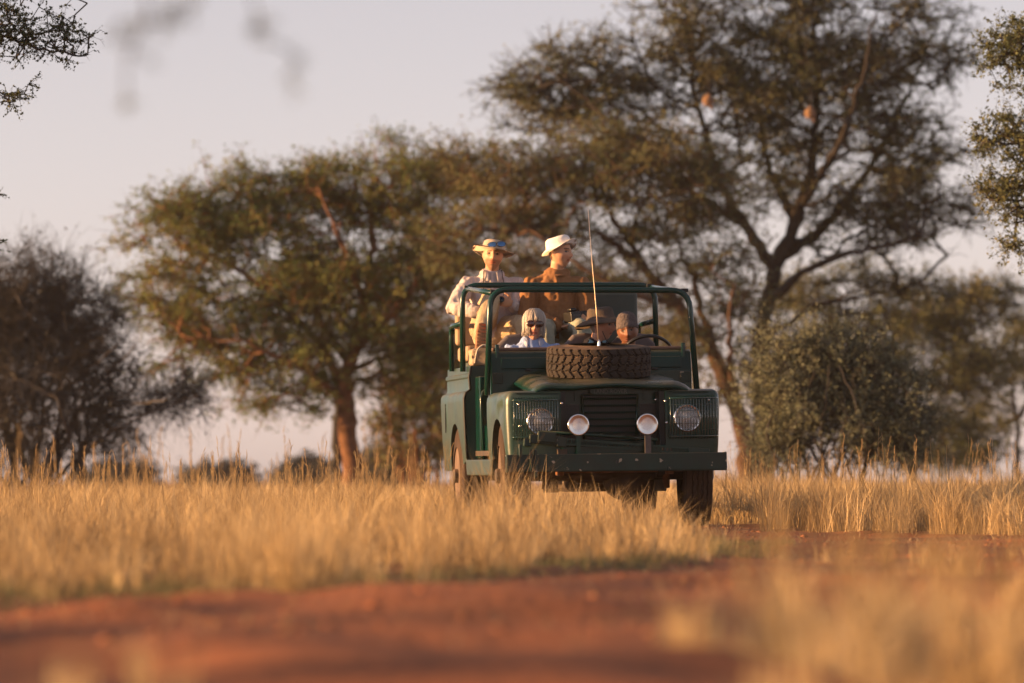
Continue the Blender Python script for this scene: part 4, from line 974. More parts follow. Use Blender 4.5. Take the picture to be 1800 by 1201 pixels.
MB().box(-.74, .74, 2.1, 2.16, .40, .52).build('cross_member', M['under'], car, bevel=.01)
MB().box(.30, .62, 1.75, 2.55, .28, .50).build('fuel_tank', M['under'], car, bevel=.03)
for s in (-1, 1):
    MB().tube([(s * .47, .60, .30), (s * .45, .50, .58)], [.028, .034], 10).build('shock_absorber', M['rust'], car, True)
    MB().box(s * .42 - .05, s * .42 + .05, .58, .74, .27, .36).build('spring_plate', M['under'], car, bevel=.008)
MB().tube([(.3, 1.0, .45), (.32, 2.3, .45), (.35, 4.2, .47)], .03, 8).build('exhaust_pipe', M['rust'], car, True)
MB().box(-.30, .30, .45, 1.2, .60, 1.02).build('engine_block', M['dark'], car)
# dark inner wheel-wells
for s in (-1, 1):
    MB().box(min(s * .36, s * .40), max(s * .36, s * .40), .2, 1.27, .55, 1.03).build('inner_wing', M['dark'], car)

# luggage on the tub edge
bg_ = empty('canvas_bag', mw=VEH @ Matrix.Translation((-.62, 2.95, 1.292)))
tag(bg_, 'tan canvas bag with pale rope handle beside the raised shoe', 'bag')
me = MB().box(-.14, .14, -.15, .14, 0, .14).mesh('bag_body', M['canvas'])
me = baked(me, [('BEVEL', dict(width=.035, segments=3)), ('SUBSURF', dict(levels=2))])
c_ = np.array([v.co for v in me.vertices]); off = .012 * vnoise(c_, .07, 3)
for v, o_ in zip(me.vertices, off): v.co += v.normal * float(o_)
for p in me.polygons: p.use_smooth = True
link('bag_body', me, bg_)
MB().tube(arc_path([(-.11, -.155, .02), (-.09, -.165, .135), (-.03, -.15, .175), (.02, -.165, .14), (.05, -.165, .0)], .03, 4), .009, 6).build('rope_handle', M['rope'], bg_, True)
# ------------------------------------------------------------------ people
def head_grid(n_t=56, n_p=72):
    th = np.linspace(0.02, math.pi - .02, n_t); ph = np.linspace(0, 2 * math.pi, n_p, endpoint=False)
    T, P = np.meshgrid(th, ph, indexing='ij')
    x = np.sin(T) * np.cos(P) * .079; y = np.sin(T) * np.sin(P) * .098; z = np.cos(T) * .124
    t = np.clip(-z / .122, 0, 1); fr = y < 0
    x = x * (1 - .36 * t ** 1.6)
    y = np.where(fr, y * (1 - .06 * t), y * (1 - .42 * t))
    x = np.where(fr, x, x * (1 + .03 * (1 - t)))
    g = lambda v, c, s: np.exp(-((v - c) / s) ** 2)
    F = np.clip(-y / .06, 0, 1)
    nose = np.interp(z, [-.046, -.036, -.026, .0, .025, .045], [0, .55, 1, .62, .22, 0])
    y = y - F * .032 * nose * np.exp(-(x / (.010 + .007 * np.clip(-z / .03, 0, 1))) ** 2)
    y = y + F * .017 * (g(np.abs(x), .032, .017) * g(z, .013, .014))
    y = y - F * .007 * g(z, .037, .011) * g(x, 0, .055)
    y = y - F * .008 * g(x, 0, .024) * (g(z, -.052, .006) + g(z, -.066, .007)) + F * .004 * g(x, 0, .026) * g(z, -.0585, .0035)
    y = y - F * .010 * g(x, 0, .024) * g(z, -.101, .016)
    y = y + F * .006 * g(np.abs(x), .045, .016) * g(z, -.05, .02)
    Vv = np.stack([x, y, z], -1).reshape(-1, 3)
    Fc = [(i * n_p + k, i * n_p + (k + 1) % n_p, (i + 1) * n_p + (k + 1) % n_p, (i + 1) * n_p + k) for i in range(n_t - 1) for k in range(n_p)]
    Fc += [tuple(range(n_p)), tuple((n_t - 1) * n_p + k for k in range(n_p - 1, -1, -1))]
    return Vv, Fc
HV, HF = head_grid()
def hand(mb, wst, d, nrm, ts, curl=25):
    d = Vector(d).normalized(); nrm = Vector(nrm); nrm = (nrm - d * nrm.dot(d)).normalized(); s = d.cross(nrm).normalized(); wst = Vector(wst)
    mb.tube([wst - d * .02, wst + d * .01, wst + d * .045, wst + d * .085], [(.026, .020), (.030, .019), (.040, .017), (.040, .013)], 14, xdir=s, roundcap=True)
    for i, ln in zip((-1.5, -.5, .5, 1.5), (.066, .078, .074, .058) if ts < 0 else (.058, .074, .078, .066)):
        p = wst + d * .085 + s * (i * .0215); q = d + s * (i * .05); pts = [p - d * .02, p]; a = 0
        for k, f in enumerate((.42, .33, .25)):
            a += R(curl * (1.0, 1.3, 1.0)[k]); p = p + (q * math.cos(a) + nrm * math.sin(a)) * ln * f; pts.append(p)
        mb.tube(pts, [.0085, .0095, .0088, .0080, .0066], 8, roundcap=True)
    p = wst + d * .022 + s * (ts * .030); k = d * .55 + s * (ts * .75) + nrm * .35; k.normalize(); k2 = (d * .9 + s * (ts * .15) + nrm * .45).normalized()
    mb.tube([p - s * ts * .01, p + k * .022, p + k * .045, p + k * .045 + k2 * .03], [.013, .0125, .0105, .008], 8, roundcap=True)

def skin_mat(name):
    m = material(name, (.5, .3, .2), .5, vattr='skin', bump=.06, bscale=90, spec=.35)
    b = m.node_tree.nodes['Principled BSDF']; b.inputs['Subsurface Weight'].default_value = .12; b.inputs['Subsurface Radius'].default_value = (.012, .005, .003); b.inputs['Subsurface Scale'].default_value = 1.0
    return m
SKIN = skin_mat('skin')

def crumple(me, amp, sc, seed, vertical=True):
    c = np.array([v.co for v in me.vertices]); q = c * (np.array([1.6, 1.6, .8]) if vertical else 1)
    n1 = vnoise(q + 5, sc, seed); n2 = vnoise(q, sc * .45, seed + 1)
    h = amp * (1 - 2 * np.abs(n1)) + amp * .5 * n2
    nr = np.zeros(len(c) * 3); me.vertices.foreach_get('normal', nr); c = c + nr.reshape(-1, 3) * h[:, None]
    me.vertices.foreach_set('co', c.ravel().astype(np.float32)); me.update()

def person(name, label, seat, pose, skin, hair, cloth, headrot, brow=None, female=False, stubble=0.0, sleeves=True, lip=None, shift=(0, 0, 0), hair_on=True):
    """pose: joints in person axes (x along the vehicle front, -y forwards, z up from the seat)"""
    root = empty(name, mw=VEH @ Matrix.Translation(seat)); tag(root, label, 'person')
    g = lambda k: Vector(pose[k])
    pel, chs, nk, hd = g('pelvis'), g('chest'), g('neck'), g('head')
    HM = Matrix.Translation(hd) @ Matrix.Rotation(R(headrot[0]), 4, 'Z') @ Matrix.Rotation(R(headrot[1]), 4, 'X') @ Matrix.Rotation(R(headrot[2]), 4, 'Y')
    k = .93 if female else 1.0
    mb = MB()
    mb.add([HM @ Vector(p) for p in HV], HF)
    for s in (-1, 1):                                                   # ears
        mb.tube([HM @ Vector((s * .070, .012, -.032)), HM @ Vector((s * .079, .016, -.008)), HM @ Vector((s * .081, .018, .020)), HM @ Vector((s * .074, .012, .032))], [(.005, .009), (.007, .015), (.007, .017), (.005, .010)], 10, xdir=HM.to_3x3() @ Vector((1, 0, 0)), roundcap=True)
    sl, sr = g('shL'), g('shR'); ax = (sr - sl).normalized()
    hb = HM @ Vector((0, .022, -.075))
    mid = (pel + chs) / 2
    mb.tube([pel - Vector((0, 0, .06)), pel, mid, chs, chs + (nk - chs) * .65, nk, nk + (hb - nk) * .5, hb],
            [(.15 * k, .10), (.155 * k, .11), (.135 * k, .10), (.155 * k, .108), (.12 * k, .08), (.064 * k, .062), (.056 * k, .058), (.055 * k, .058)], 20, xdir=ax, roundcap=True)
    for S in 'LR':
        sh, el, wr = g('sh' + S), g('el' + S), g('wr' + S)
        mb.tube([sh + (chs - sh) * .35 + Vector((0, 0, .03)), sh, sh + (el - sh) * .5, el, el + (wr - el) * .45, wr], [.055 * k, .056 * k, .046 * k, .040 * k, .037 * k, .026 * k], 14, roundcap=True)
        hd_ = pose['hand' + S]; hand(mb, wr + (wr - el).normalized() * .01, hd_[0], hd_[1], hd_[2], hd_[3])
        hp, kn, an_ = g('hip' + S), g('kn' + S), g('an' + S)
        mb.tube([hp, hp + (kn - hp) * .5, kn, kn + (an_ - kn) * .4, an_], [.085 * k, .075 * k, .054 * k, .052 * k, .036 * k], 14, roundcap=True)
        ft = Vector(pose['ft' + S]).normalized(); mb.tube([an_, an_ + ft * .06 + Vector((0, 0, -.02)), an_ + ft * .15 + Vector((0, 0, -.03))], [.034, .034, .026], 10, roundcap=True)
    me = baked(mb.mesh('body'), [('REMESH', dict(mode='VOXEL', voxel_size=.0056)), ('SMOOTH', dict(factor=.35, iterations=1)), ('DECIMATE', dict(ratio=.45))])
    for p in me.polygons: p.use_smooth = True
    co = np.zeros(len(me.vertices) * 3); me.vertices.foreach_get('co', co); co = co.reshape(-1, 3)
    IM = np.array(HM.inverted()); q = co @ IM[:3, :3].T + IM[:3, 3]
    X, Y, Z = q[:, 0], q[:, 1], q[:, 2]; ax_ = np.abs(X)
    col = np.tile(np.array([*skin, 1.0]), (len(co), 1)); hc = np.array(hair); br = np.array(brow or hair)
    inh = (Z > -.13) & (np.abs(Z) < .14) & (ax_ < .1) & (np.abs(Y) < .13); fr = inh & (Y < -.05)
    blot = (.5 + .5 * vnoise(co, .03, 3))[:, None]; col[:, :3] *= .92 + .14 * blot
    def paint(mask, c, f=1.0): col[mask, :3] = col[mask, :3] * (1 - f) + np.array(c) * f
    red = np.array(skin) * np.array([1.0, .72, .68])
    paint(fr & (ax_ > .02) & (ax_ < .06) & (Z < -.01) & (Z > -.045), red, .35); paint(fr & (ax_ < .016) & (Z < -.01) & (Z > -.04), red, .3)
    if stubble: paint(inh & (Y < -.02) & (Z < -.038) & (ax_ < .065) & ~((Z > -.072) & (Z < -.05) & (ax_ < .024)), hair, stubble)
    paint(fr & (ax_ < .025 - .25 * np.abs(Z + .059)) & (Z < -.048) & (Z > -.071), lip or np.array(skin) * np.array([.85, .48, .45]), .9)
    paint(fr & (ax_ < .023) & (np.abs(Z + .0585) < .0032), np.array(skin) * .25, .9)
    paint(fr & (ax_ > .013) & (ax_ < .052) & (np.abs(Z - .036 + .25 * np.maximum(0, ax_ - .038)) < .0055), br, .85)
    e = ((ax_ - .032) / .0165) ** 2 + ((Z - .013) / .0078) ** 2
    paint(fr & (e < 1.4), np.array(skin) * .5, .7); paint(fr & (e < .6), np.array((.30, .265, .24)) * (.4 + skin[0])); paint(fr & (((ax_ - .032) / .0075) ** 2 + ((Z - .013) / .008) ** 2 < 1), (.025, .015, .01))
    if hair_on: paint(inh & ((Z > .075) | ((Y > .035) & (Z > -.055)) | ((Y > .0) & (Z > .02)) | ((Y > -.03) & (Z > .045))), hair)
    a = me.color_attributes.new('skin', 'FLOAT_COLOR', 'POINT'); a.data.foreach_set('color', col.astype(np.float32).ravel())
    me.materials.append(SKIN); link('body', me, root)
    # clothes
    up = MB(); f = cloth.get('puff', .016)
    up.tube([pel - Vector((0, 0, .02)), pel + Vector((0, 0, .04)), mid, chs, chs + (nk - chs) * .62, chs + (nk - chs) * .78, chs + (nk - chs) * .88], [(.158 * k + f, .115 + f), (.16 * k + f, .118 + f), (.15 * k + f, .112 + f), (.165 * k + f, .115 + f), (.165 * k + f, .092 + f), (.140 * k + f * .6, .082 + f * .5), (.100 * k + f * .4, .074 + f * .3)], 22, xdir=ax, roundcap=True)
    for S in 'LR':
        sh, el, wr = g('sh' + S), g('el' + S), g('wr' + S); e_ = cloth.get('sleeve', .93)
        up.tube([sh + (chs - sh) * .4 + Vector((0, 0, .03)), sh, sh + (el - sh) * .5, el, el + (wr - el) * .5, el + (wr - el) * e_], [.050 * k + f * .5, .057 * k + f * .5, .054 * k + f, .050 * k + f, .044 * k + f, .034 * k + f * .8], 14, roundcap=True)
    me = baked(up.mesh(cloth['top']), [('REMESH', dict(mode='VOXEL', voxel_size=.0095)), ('SMOOTH', dict(factor=.5, iterations=3))])
    crumple(me, cloth.get('fold', .006), .075, 5 + len(name)); 
    for p in me.polygons: p.use_smooth = True
    me.materials.append(cloth['mat']); top = link(cloth['top'], me, root)
    tr = MB()
    for S in 'LR':
        hp, kn, an_ = g('hip' + S), g('kn' + S), g('an' + S)
        tr.tube([hp + (pel - hp) * .4, hp, hp + (kn - hp) * .5, kn, kn + (an_ - kn) * .45, an_ + (kn - an_) * .06], [.10 * k, .105 * k, .095 * k, .076 * k, .072 * k, .060 * k], 14, roundcap=True)
    tr.tube([pel - Vector((0, 0, .07)), pel + Vector((0, 0, .06))], [(.172 * k, .125), (.168 * k, .122)], 18, xdir=ax, roundcap=True)
    me = baked(tr.mesh('trousers'), [('REMESH', dict(mode='VOXEL', voxel_size=.0105)), ('SMOOTH', dict(factor=.5, iterations=3))])
    crumple(me, .007, .08, 9 + len(name))
    for p in me.polygons: p.use_smooth = True
    me.materials.append(cloth['legs']); link('trousers', me, root)
    for S in 'LR':
        an_ = g('an' + S); ft = Vector(pose['ft' + S]).normalized(); un = Vector(pose.get('sole' + S, (0, 0, -1))); un = (un - ft * un.dot(ft)).normalized(); sd = ft.cross(un).normalized()
        o_ = an_ + un * .045
        sh_ = MB().tube([o_ - ft * .065, o_ - ft * .03, o_ + ft * .05 + un * .008, o_ + ft * .12 + un * .016, o_ + ft * .175 + un * .022], [(.034, .045), (.040, .052), (.043, .042), (.046, .032), (.034, .022)], 16, xdir=sd, roundcap=True).build('shoe', cloth['shoe'], root, True)
        so_ = MB().tube([o_ + un * .040 - ft * .075, o_ + un * .044 - ft * .04, o_ + un * .042 + ft * .05, o_ + un * .044 + ft * .13, o_ + un * .042 + ft * .19], [(.030, .012), (.040, .013), (.040, .012), (.049, .013), (.030, .011)], 16, xdir=sd, roundcap=True).build('sole', cloth['sole'], sh_, True)
        lug = MB()
        LM = Matrix((sd, ft, un)).transposed().to_4x4(); LM.translation = o_
        for i in range(-2, 3):
            for j in range(9):
                wd = .95 if 1 < j < 8 else .7
                lug.box(i * .0165 * wd - .006, i * .0165 * wd + .006, -.068 + j * .029 - .009, -.068 + j * .029 + .009, .052, .060, LM)
        lug.build('tread', cloth.get('lug', cloth['sole']), sh_)
    return root, HM, g

def hat(root, HM, name, mat, crown_h=.075, brim=.065, droop=-.012, tilt=(0, 0, 0), wave=.010, ph=0.0, base=.042, flare=1.06, soft=.0, band=None, lift=None, dome=False):
    """crown and brim in head axes"""
    T = HM @ Matrix.Translation((0, .006, base)) @ Euler((R(tilt[0]), R(tilt[1]), R(tilt[2]))).to_matrix().to_4x4()
    r = .089; h = crown_h
    prof = [(.0, h + .006), (r * .45, h + .005), (r * .80, h), (r * .93, h - .010), (r * .97, h - .024), (r * 1.0, h * .45), (r * flare, .004), (r * flare + .006, .0)]
    if dome: prof = [(.0, h + .014), (r * .35, h + .011), (r * .65, h - .002), (r * .85, h - .020), (r * .96, h - .042), (r * 1.0, h * .35), (r * flare, .004), (r * flare + .004, .0)]
    nb = 7
    for k in range(1, nb + 1):
        t = k / nb; prof.append((r * flare + .006 + brim * t, droop * t ** 1.3))
    def dz(a, rr):
        t = max(0, (rr - r * flare - .006) / brim)
        z = wave * t * math.sin(2 * a + ph) + wave * .45 * t * math.sin(5 * a + ph * 2)
        if lift: z += lift[0] * t * max(0, math.cos(a - lift[1])) ** 2
        if t == 0: z += soft * math.sin(3 * a + 1) * (rr / r)
        return z
    o = MB().lathe(prof, 56, T, 1.0, 1.19, dz=dz).build(name, mat, root, True)
    m = o.modifiers.new('thickness', 'SOLIDIFY'); m.thickness = .004; m.offset = 1
    if band:
        MB().lathe([(r * 1.03, .016), (r * 1.075, .014), (r * 1.09, .006), (r * 1.05, .004)], 48, T, 1.0, 1.19).build('hat_band', band, o, True)
    return o, T

def cloth_mat(name, c, var=.15, vs=40, bump=.25, rough=.9, c2=None): return material(name, c, rough, var=var, vscale=vs, bump=bump, bscale=70, spec=.15, col2=c2)
C_shirt = cloth_mat('pale_striped_cotton', (.52, .47, .46)); C_brown = cloth_mat('brown_sweatshirt', (.27, .135, .062)); C_khaki = cloth_mat('khaki_cotton', (.46, .36, .24))
C_sage = cloth_mat('pale_green_cotton', (.30, .31, .25)); C_blue = cloth_mat('light_blue_cotton', (.30, .40, .66)); C_navy = cloth_mat('navy_fleece', (.020, .020, .032)); C_black = cloth_mat('black_jacket', (.012, .012, .014))
C_tanhat = cloth_mat('tan_hat_cotton', (.47, .38, .29)); C_white = cloth_mat('white_hat_cotton', (.78, .75, .72), .06); C_olive = cloth_mat('faded_olive_hat', (.115, .082, .066), .35, 12, c2=(.075, .065, .055)); C_grey = cloth_mat('grey_knit', (.125, .105, .105), .3, 90, .8)
C_shoe = cloth_mat('brown_shoe', (.12, .08, .055)); C_sole = material('tan_rubber_sole', (.30, .17, .09), .85, var=.3, vscale=30); C_orange = material('sole_lugs', (.36, .19, .09), .8, var=.6, vscale=14, col2=(.55, .11, .03)); C_dark = cloth_mat('dark_trousers', (.03, .03, .035))
C_silver = material('silver_hair', (.42, .37, .32), .42, col2=(.36, .32, .285), var=.35, vscale=60, bump=.35, bscale=140, spec=.6)
# stripes on the pale shirt
def stripes(m, c2, sc_):
    n = m.node_tree.nodes; L = m.node_tree.links; b = n['Principled BSDF']; src = b.inputs['Base Color'].links[0].from_socket
    tc = n.new('ShaderNodeTexCoord'); w_ = n.new('ShaderNodeTexWave'); w_.inputs['Scale'].default_value = sc_; w_.inputs['Distortion'].default_value = 2.5; w_.inputs['Detail Scale'].default_value = 1.5
    L.new(tc.outputs['Object'], w_.inputs['Vector']); x = n.new('ShaderNodeMix'); x.data_type = 'RGBA'
    r_ = n.new('ShaderNodeMapRange'); r_.inputs[1].default_value = .72; r_.inputs[2].default_value = .9; L.new(w_.outputs[1], r_.inputs[0]); L.new(r_.outputs[0], x.inputs[0])
    L.new(src, x.inputs[6]); x.inputs[7].default_value = (*c2, 1); L.new(x.outputs[2], b.inputs['Base Color'])
stripes(C_shirt, (.45, .41, .43), 11.0)

def base_pose(**kw):
    p = dict(pelvis=(0, 0, .10), chest=(0, .03, .36), neck=(0, .025, .545), head=(0, -.005, .70), shL=(-.185, .02, .475), shR=(.185, .02, .475),
             elL=(-.24, -.05, .22), elR=(.24, -.05, .22), wrL=(-.17, -.28, .16), wrR=(.17, -.28, .16),
             handL=((.1, -1, -.1), (0, 0, -1), 1, 18), handR=((-.1, -1, -.1), (0, 0, -1), -1, 18),
             hipL=(-.095, -.02, .085), hipR=(.095, -.02, .085), knL=(-.13, -.44, .09), knR=(.13, -.44, .09), anL=(-.13, -.40, -.33), anR=(.13, -.40, -.33), ftL=(0, -1, -.1), ftR=(0, -1, -.1))
    p.update(kw); return p
def collar(root, g, HM, mat, name='collar', r=.070, h=.045, open_=.35):
    nk = g('neck'); hb = HM @ Vector((0, .02, -.08)); t = (hb - nk).normalized()
    vv = []; n = 28
    for j, (rr, hh) in enumerate(((r, .034), (r * 1.06, .040), (r * 1.25, .006), (r * 1.46, -.026))):
        for i in range(n + 1):
            a = R(-90) + open_ + (2 * math.pi - 2 * open_) * i / n
            e = max(0, -math.sin(a)) ** 3
            vv.append(nk + Vector((rr * math.cos(a), rr * math.sin(a) * 1.02 - .012 * e, hh - .035 * e * (1 if j < 2 else 1.5))))
    ff = [(j * (n + 1) + i, j * (n + 1) + i + 1, (j + 1) * (n + 1) + i + 1, (j + 1) * (n + 1) + i) for j in range(3) for i in range(n)]
    mb = MB(); mb.add(vv, ff); o = mb.build(name, mat, root, True)
    m = o.modifiers.new('thickness', 'SOLIDIFY'); m.thickness = .005
    return o

# --- man with the tan hat, rear bench
P1 = base_pose(head=(.005, -.035, .690), neck=(0, .01, .545), chest=(0, .03, .36), shL=(-.20, .01, .468), shR=(.20, .02, .462),
    elL=(-.335, -.14, .26), wrL=(-.165, -.33, .225), handL=((.75, -.45, -.45), (0, .35, -1), 1, 22),
    elR=(.25, -.10, .20), wrR=(.13, -.29, .285), handR=((-.85, -.35, .18), (0, 1, .1), -1, 38),
    knL=(-.06, -.385, .335), anL=(-.165, -.50, .02), ftL=(-.10, -.22, -.97), soleL=(0, -1, .15), knR=(.20, -.42, .12), anR=(.27, -.42, -.24))
r1, H1, g1 = person('person', 'person in a tan brimmed hat and pale shirt, one knee raised, on the rear bench', (V(872, 0, 3.4)[0], 3.46, 1.518), P1, (.52, .29, .175), (.07, .035, .018),
    dict(top='shirt', mat=C_shirt, legs=C_khaki, shoe=C_shoe, sole=C_sole, lug=C_orange, fold=.010, sleeve=.95), (-5, -3, 4), stubble=.5)
h1, T1 = hat(r1, H1, 'tan_hat', C_tanhat, .078, .074, -.006, (-7, 6, 0), .012, .9, band=C_tanhat)
collar(r1, g1, H1, C_shirt, r=.074)
# mirrored sunglasses pushed up on the hat
SG = T1 @ Matrix.Translation((.018, -.112, .038)) @ Matrix.Rotation(R(-14), 4, 'Y') @ Matrix.Rotation(R(-8), 4, 'X')
def shades(root, Mx, frame, lens, w_=.062, h_=.040, dx=.034, name='sunglasses', wrap=.16, rnd=2.6):
    fr_ = MB(); le = []
    for s in (-1, 1):
        ring_o, ring_i = [], []
        for k in range(24):
            a = 2 * math.pi * k / 24; c, sn = math.cos(a), math.sin(a)
            q = (abs(c) ** rnd + abs(sn) ** rnd) ** (-1 / rnd); x = s * dx + c * q * w_ / 2; z = sn * q * h_ / 2
            xi = s * dx + c * q * (w_ / 2 - .004); zi = sn * q * (h_ / 2 - .004)
            ring_o.append((x, abs(x) ** 2 * wrap * 14, z)); ring_i.append((xi, abs(xi) ** 2 * wrap * 14, zi))
        Vv = [Mx @ Vector(p) for p in ring_o] + [Mx @ (Vector(p) + Vector((0, -.003, 0))) for p in ring_i]
        fr_.add(Vv, [(k, (k + 1) % 24, 24 + (k + 1) % 24, 24 + k) for k in range(24)])
        m_ = MB(); m_.add([Mx @ (Vector(p) + Vector((0, -.001, 0))) for p in ring_i] + [Mx @ Vector((s * dx, dx ** 2 * wrap * 14 - .006, 0))], [(k, (k + 1) % 24, 24) for k in range(24)]); le.append(m_)
        xe = s * (dx + w_ / 2); fr_.tube([Mx @ Vector((xe, xe ** 2 * wrap * 14, .006)), Mx @ Vector((xe * 1.10, .045, .006)), Mx @ Vector((xe * 1.12, .105, .0))], [.0035, .003, .003], 6)
    fr_.tube([Mx @ Vector((-.008, 0, .006)), Mx @ Vector((.008, 0, .006))], .003, 6)
    o = fr_.build(name, frame, root, True)
    for m_ in le: m_.build('lens', lens, o, True)
    return o
shades(r1, SG, M['black'], M['blue_lens'], .074, .050, .038)
bmx = g1('wrR') + Vector((-.135, -.055, .035))
bi = empty('binoculars', mw=r1.matrix_world @ Matrix.Translation(bmx)); tag(bi, 'small black binoculars held at the chest by the person in the tan hat', 'binoculars')
for s in (-1, 1):
    bb = MB().tube([(s * .030, -.055, 0), (s * .030, -.01, 0), (s * .030, .03, .005), (s * .028, .055, .008)], [.026, .026, .020, .019], 14).build('barrel', M['black'], bi, autosmooth=50)
    MB().lathe([(.0, .0), (.020, .001)], 14, Matrix.Translation((s * .030, -.0552, 0)) @ Matrix.Rotation(R(90), 4, 'X')).build('objective_lens', M['blue_lens'], bb, True)
MB().box(-.018, .018, -.02, .03, -.010, .014).build('bridge', M['black'], bi, bevel=.004)
nk = g1('neck') - bmx
MB().tube([(-.045, .02, .01), (nk.x - .085, nk.y - .115, nk.z - .13), (nk.x - .075, nk.y - .07, nk.z + .02), (nk.x - .05, nk.y + .06, nk.z + .05), (nk.x + .05, nk.y + .06, nk.z + .05), (nk.x + .075, nk.y - .07, nk.z + .02), (nk.x + .09, nk.y - .115, nk.z - .13), (.05, .02, .01)], (.0055, .003), 6).build('neck_strap', M['black'], bi, True)

# --- man in the brown sweatshirt and white hat
P2 = base_pose(head=(.03, -.02, .704), neck=(.01, .02, .545), shL=(-.20, .03, .465), shR=(.20, -.01, .460), elL=(-.265, -.06, .19), wrL=(-.02, -.26, .10), handL=((.9, -.25, -.1), (.2, -.3, 1), 1, 30),
    elR=(.27, -.08, .18), wrR=(.22, -.30, .10), handR=((-.45, -.5, .35), (-.6, .3, .7), -1, 42), knL=(-.16, -.42, .07), knR=(.15, -.44, .09))
r2, H2, g2 = person('person', 'person in a white bucket hat and brown sweatshirt looking aside on the rear bench', (V(984, 0, 3.2)[0], 3.22, 1.512), P2, (.56, .31, .19), (.10, .055, .03),
    dict(top='sweatshirt', mat=C_brown, legs=C_sage, shoe=C_shoe, sole=C_sole, fold=.011, sleeve=.97, puff=.022), (52, 0, 0), stubble=.10)
hat(r2, H2, 'white_bucket_hat', C_white, .080, .034, -.024, (-15, 0, 0), .003, 0, base=.048, flare=1.05, soft=.003, lift=(.056, R(-90)))
o = MB().lathe([(.074, .0), (.084, .002), (.085, .014), (.078, .022), (.072, .014)], 28, Matrix.Translation(g2('neck') + Vector((0, -.008, -.022))) @ Matrix.Rotation(R(10), 4, 'X'), closed=True).build('crew_neck', C_brown, r2, True)
cmx = g2('wrL') + Vector((.13, -.045, .075))
ca = empty('camera', mw=r2.matrix_world @ Matrix.Translation(cmx) @ Matrix.Rotation(R(22), 4, 'Z') @ Matrix.Rotation(R(-6), 4, 'Y')); tag(ca, 'black camera with a long zoom lens held in the lap of the person in brown', 'camera')
MB().box(-.075, .010, -.065, .07, -.045, .045).box(-.055, .005, -.030, .035, .045, .072).box(-.08, .018, -.078, -.045, -.04, .030).build('camera_body', M['black'], ca, bevel=.012, seg=3)
LY = Matrix.Rotation(R(90), 4, 'Y')
ln_ = MB().lathe([(.0, .008), (.036, .01), (.036, .045), (.040, .05), (.040, .10), (.0375, .104), (.0375, .125), (.043, .13), (.043, .17), (.046, .175), (.046, .215), (.040, .216), (.038, .19), (.0, .188)], 28, LY).build('zoom_lens', M['black'], ca, autosmooth=30)
MB().lathe([(.0405, .060), (.042, .062), (.042, .092), (.0405, .095)], 28, LY).build('focus_ring', M['dark'], ln_, autosmooth=30)

# --- woman in front
P3 = base_pose(shL=(-.17, .03, .505), shR=(.17, .02, .505), chest=(0, .03, .39), head=(.01, -.02, .690), neck=(0, .02, .575), elL=(-.22, -.08, .22), elR=(.21, -.08, .22))
r3, H3, g3 = person('person', 'person with a silver bob and dark round sunglasses in a light blue shirt', (V(942, 0, 2.1)[0], 2.15, .903), P3, (.56, .30, .20), (.5, .45, .4),
    dict(top='shirt', mat=C_blue, legs=C_khaki, shoe=C_shoe, sole=C_sole, fold=.007), (-4, 0, 3), female=True, brow=(.36, .25, .18), hair_on=False, lip=(.55, .17, .14))
collar(r3, g3, H3, cloth_mat('pale_blue_collar', (.46, .50, .66)), r=.068, open_=.55)
# bob: overlapping locks from the crown down
def bob(root, HM):
    n, m = 96, 22; vv = []
    for j in range(m + 1):
        t = j / m
        for i in range(n):
            a = 2 * math.pi * i / n - math.pi / 2          # a = -90 deg is the face
            face = max(0, math.cos(a + math.pi / 2)); fw = max(0, 1 - abs(((a + math.pi / 2 + math.pi) % (2 * math.pi)) - math.pi) / .78)
            sd_ = .5 + .5 * math.sin(a); zl = -.072 - .020 * sd_ + .010 * math.sin(i * 2.3) if fw <= 0 else -.072 + (.062 + .072 + .006 * math.sin(i * 3.1)) * min(1, fw * 2.6)
            zt = .134; z = zt + (zl - zt) * t ** 1.0
            rr = math.sqrt(max(.0, 1 - max(0, (z - .035) / .105) ** 2)) if z > .035 else 1.0 - .13 * min(1, (.035 - z) / .1) ** 1.3
            stra = .0035 * math.sin(i * 2.9 + 1.3 * math.sin(t * 3 + i)) + .003 * math.sin(i * 1.1 + t * 4)
            fl = .004 * math.sin(i * 1.9) * max(0, (t - .8) / .2)
            vv.append(HM @ Vector((math.cos(a) * (.087 * rr + stra + fl), math.sin(a) * (.106 * rr + stra + fl) + .006, z + .006 * math.sin(i * 1.7) * t ** 4)))
    ff = [(j * n + i, j * n + (i + 1) % n, (j + 1) * n + (i + 1) % n, (j + 1) * n + i) for j in range(m) for i in range(n)]
    mb = MB(); mb.add(vv, ff); o = mb.build('hair', C_silver, root, True); k = o.modifiers.new('thickness', 'SOLIDIFY'); k.thickness = .008; k.offset = -1
    return o
bob(r3, H3)
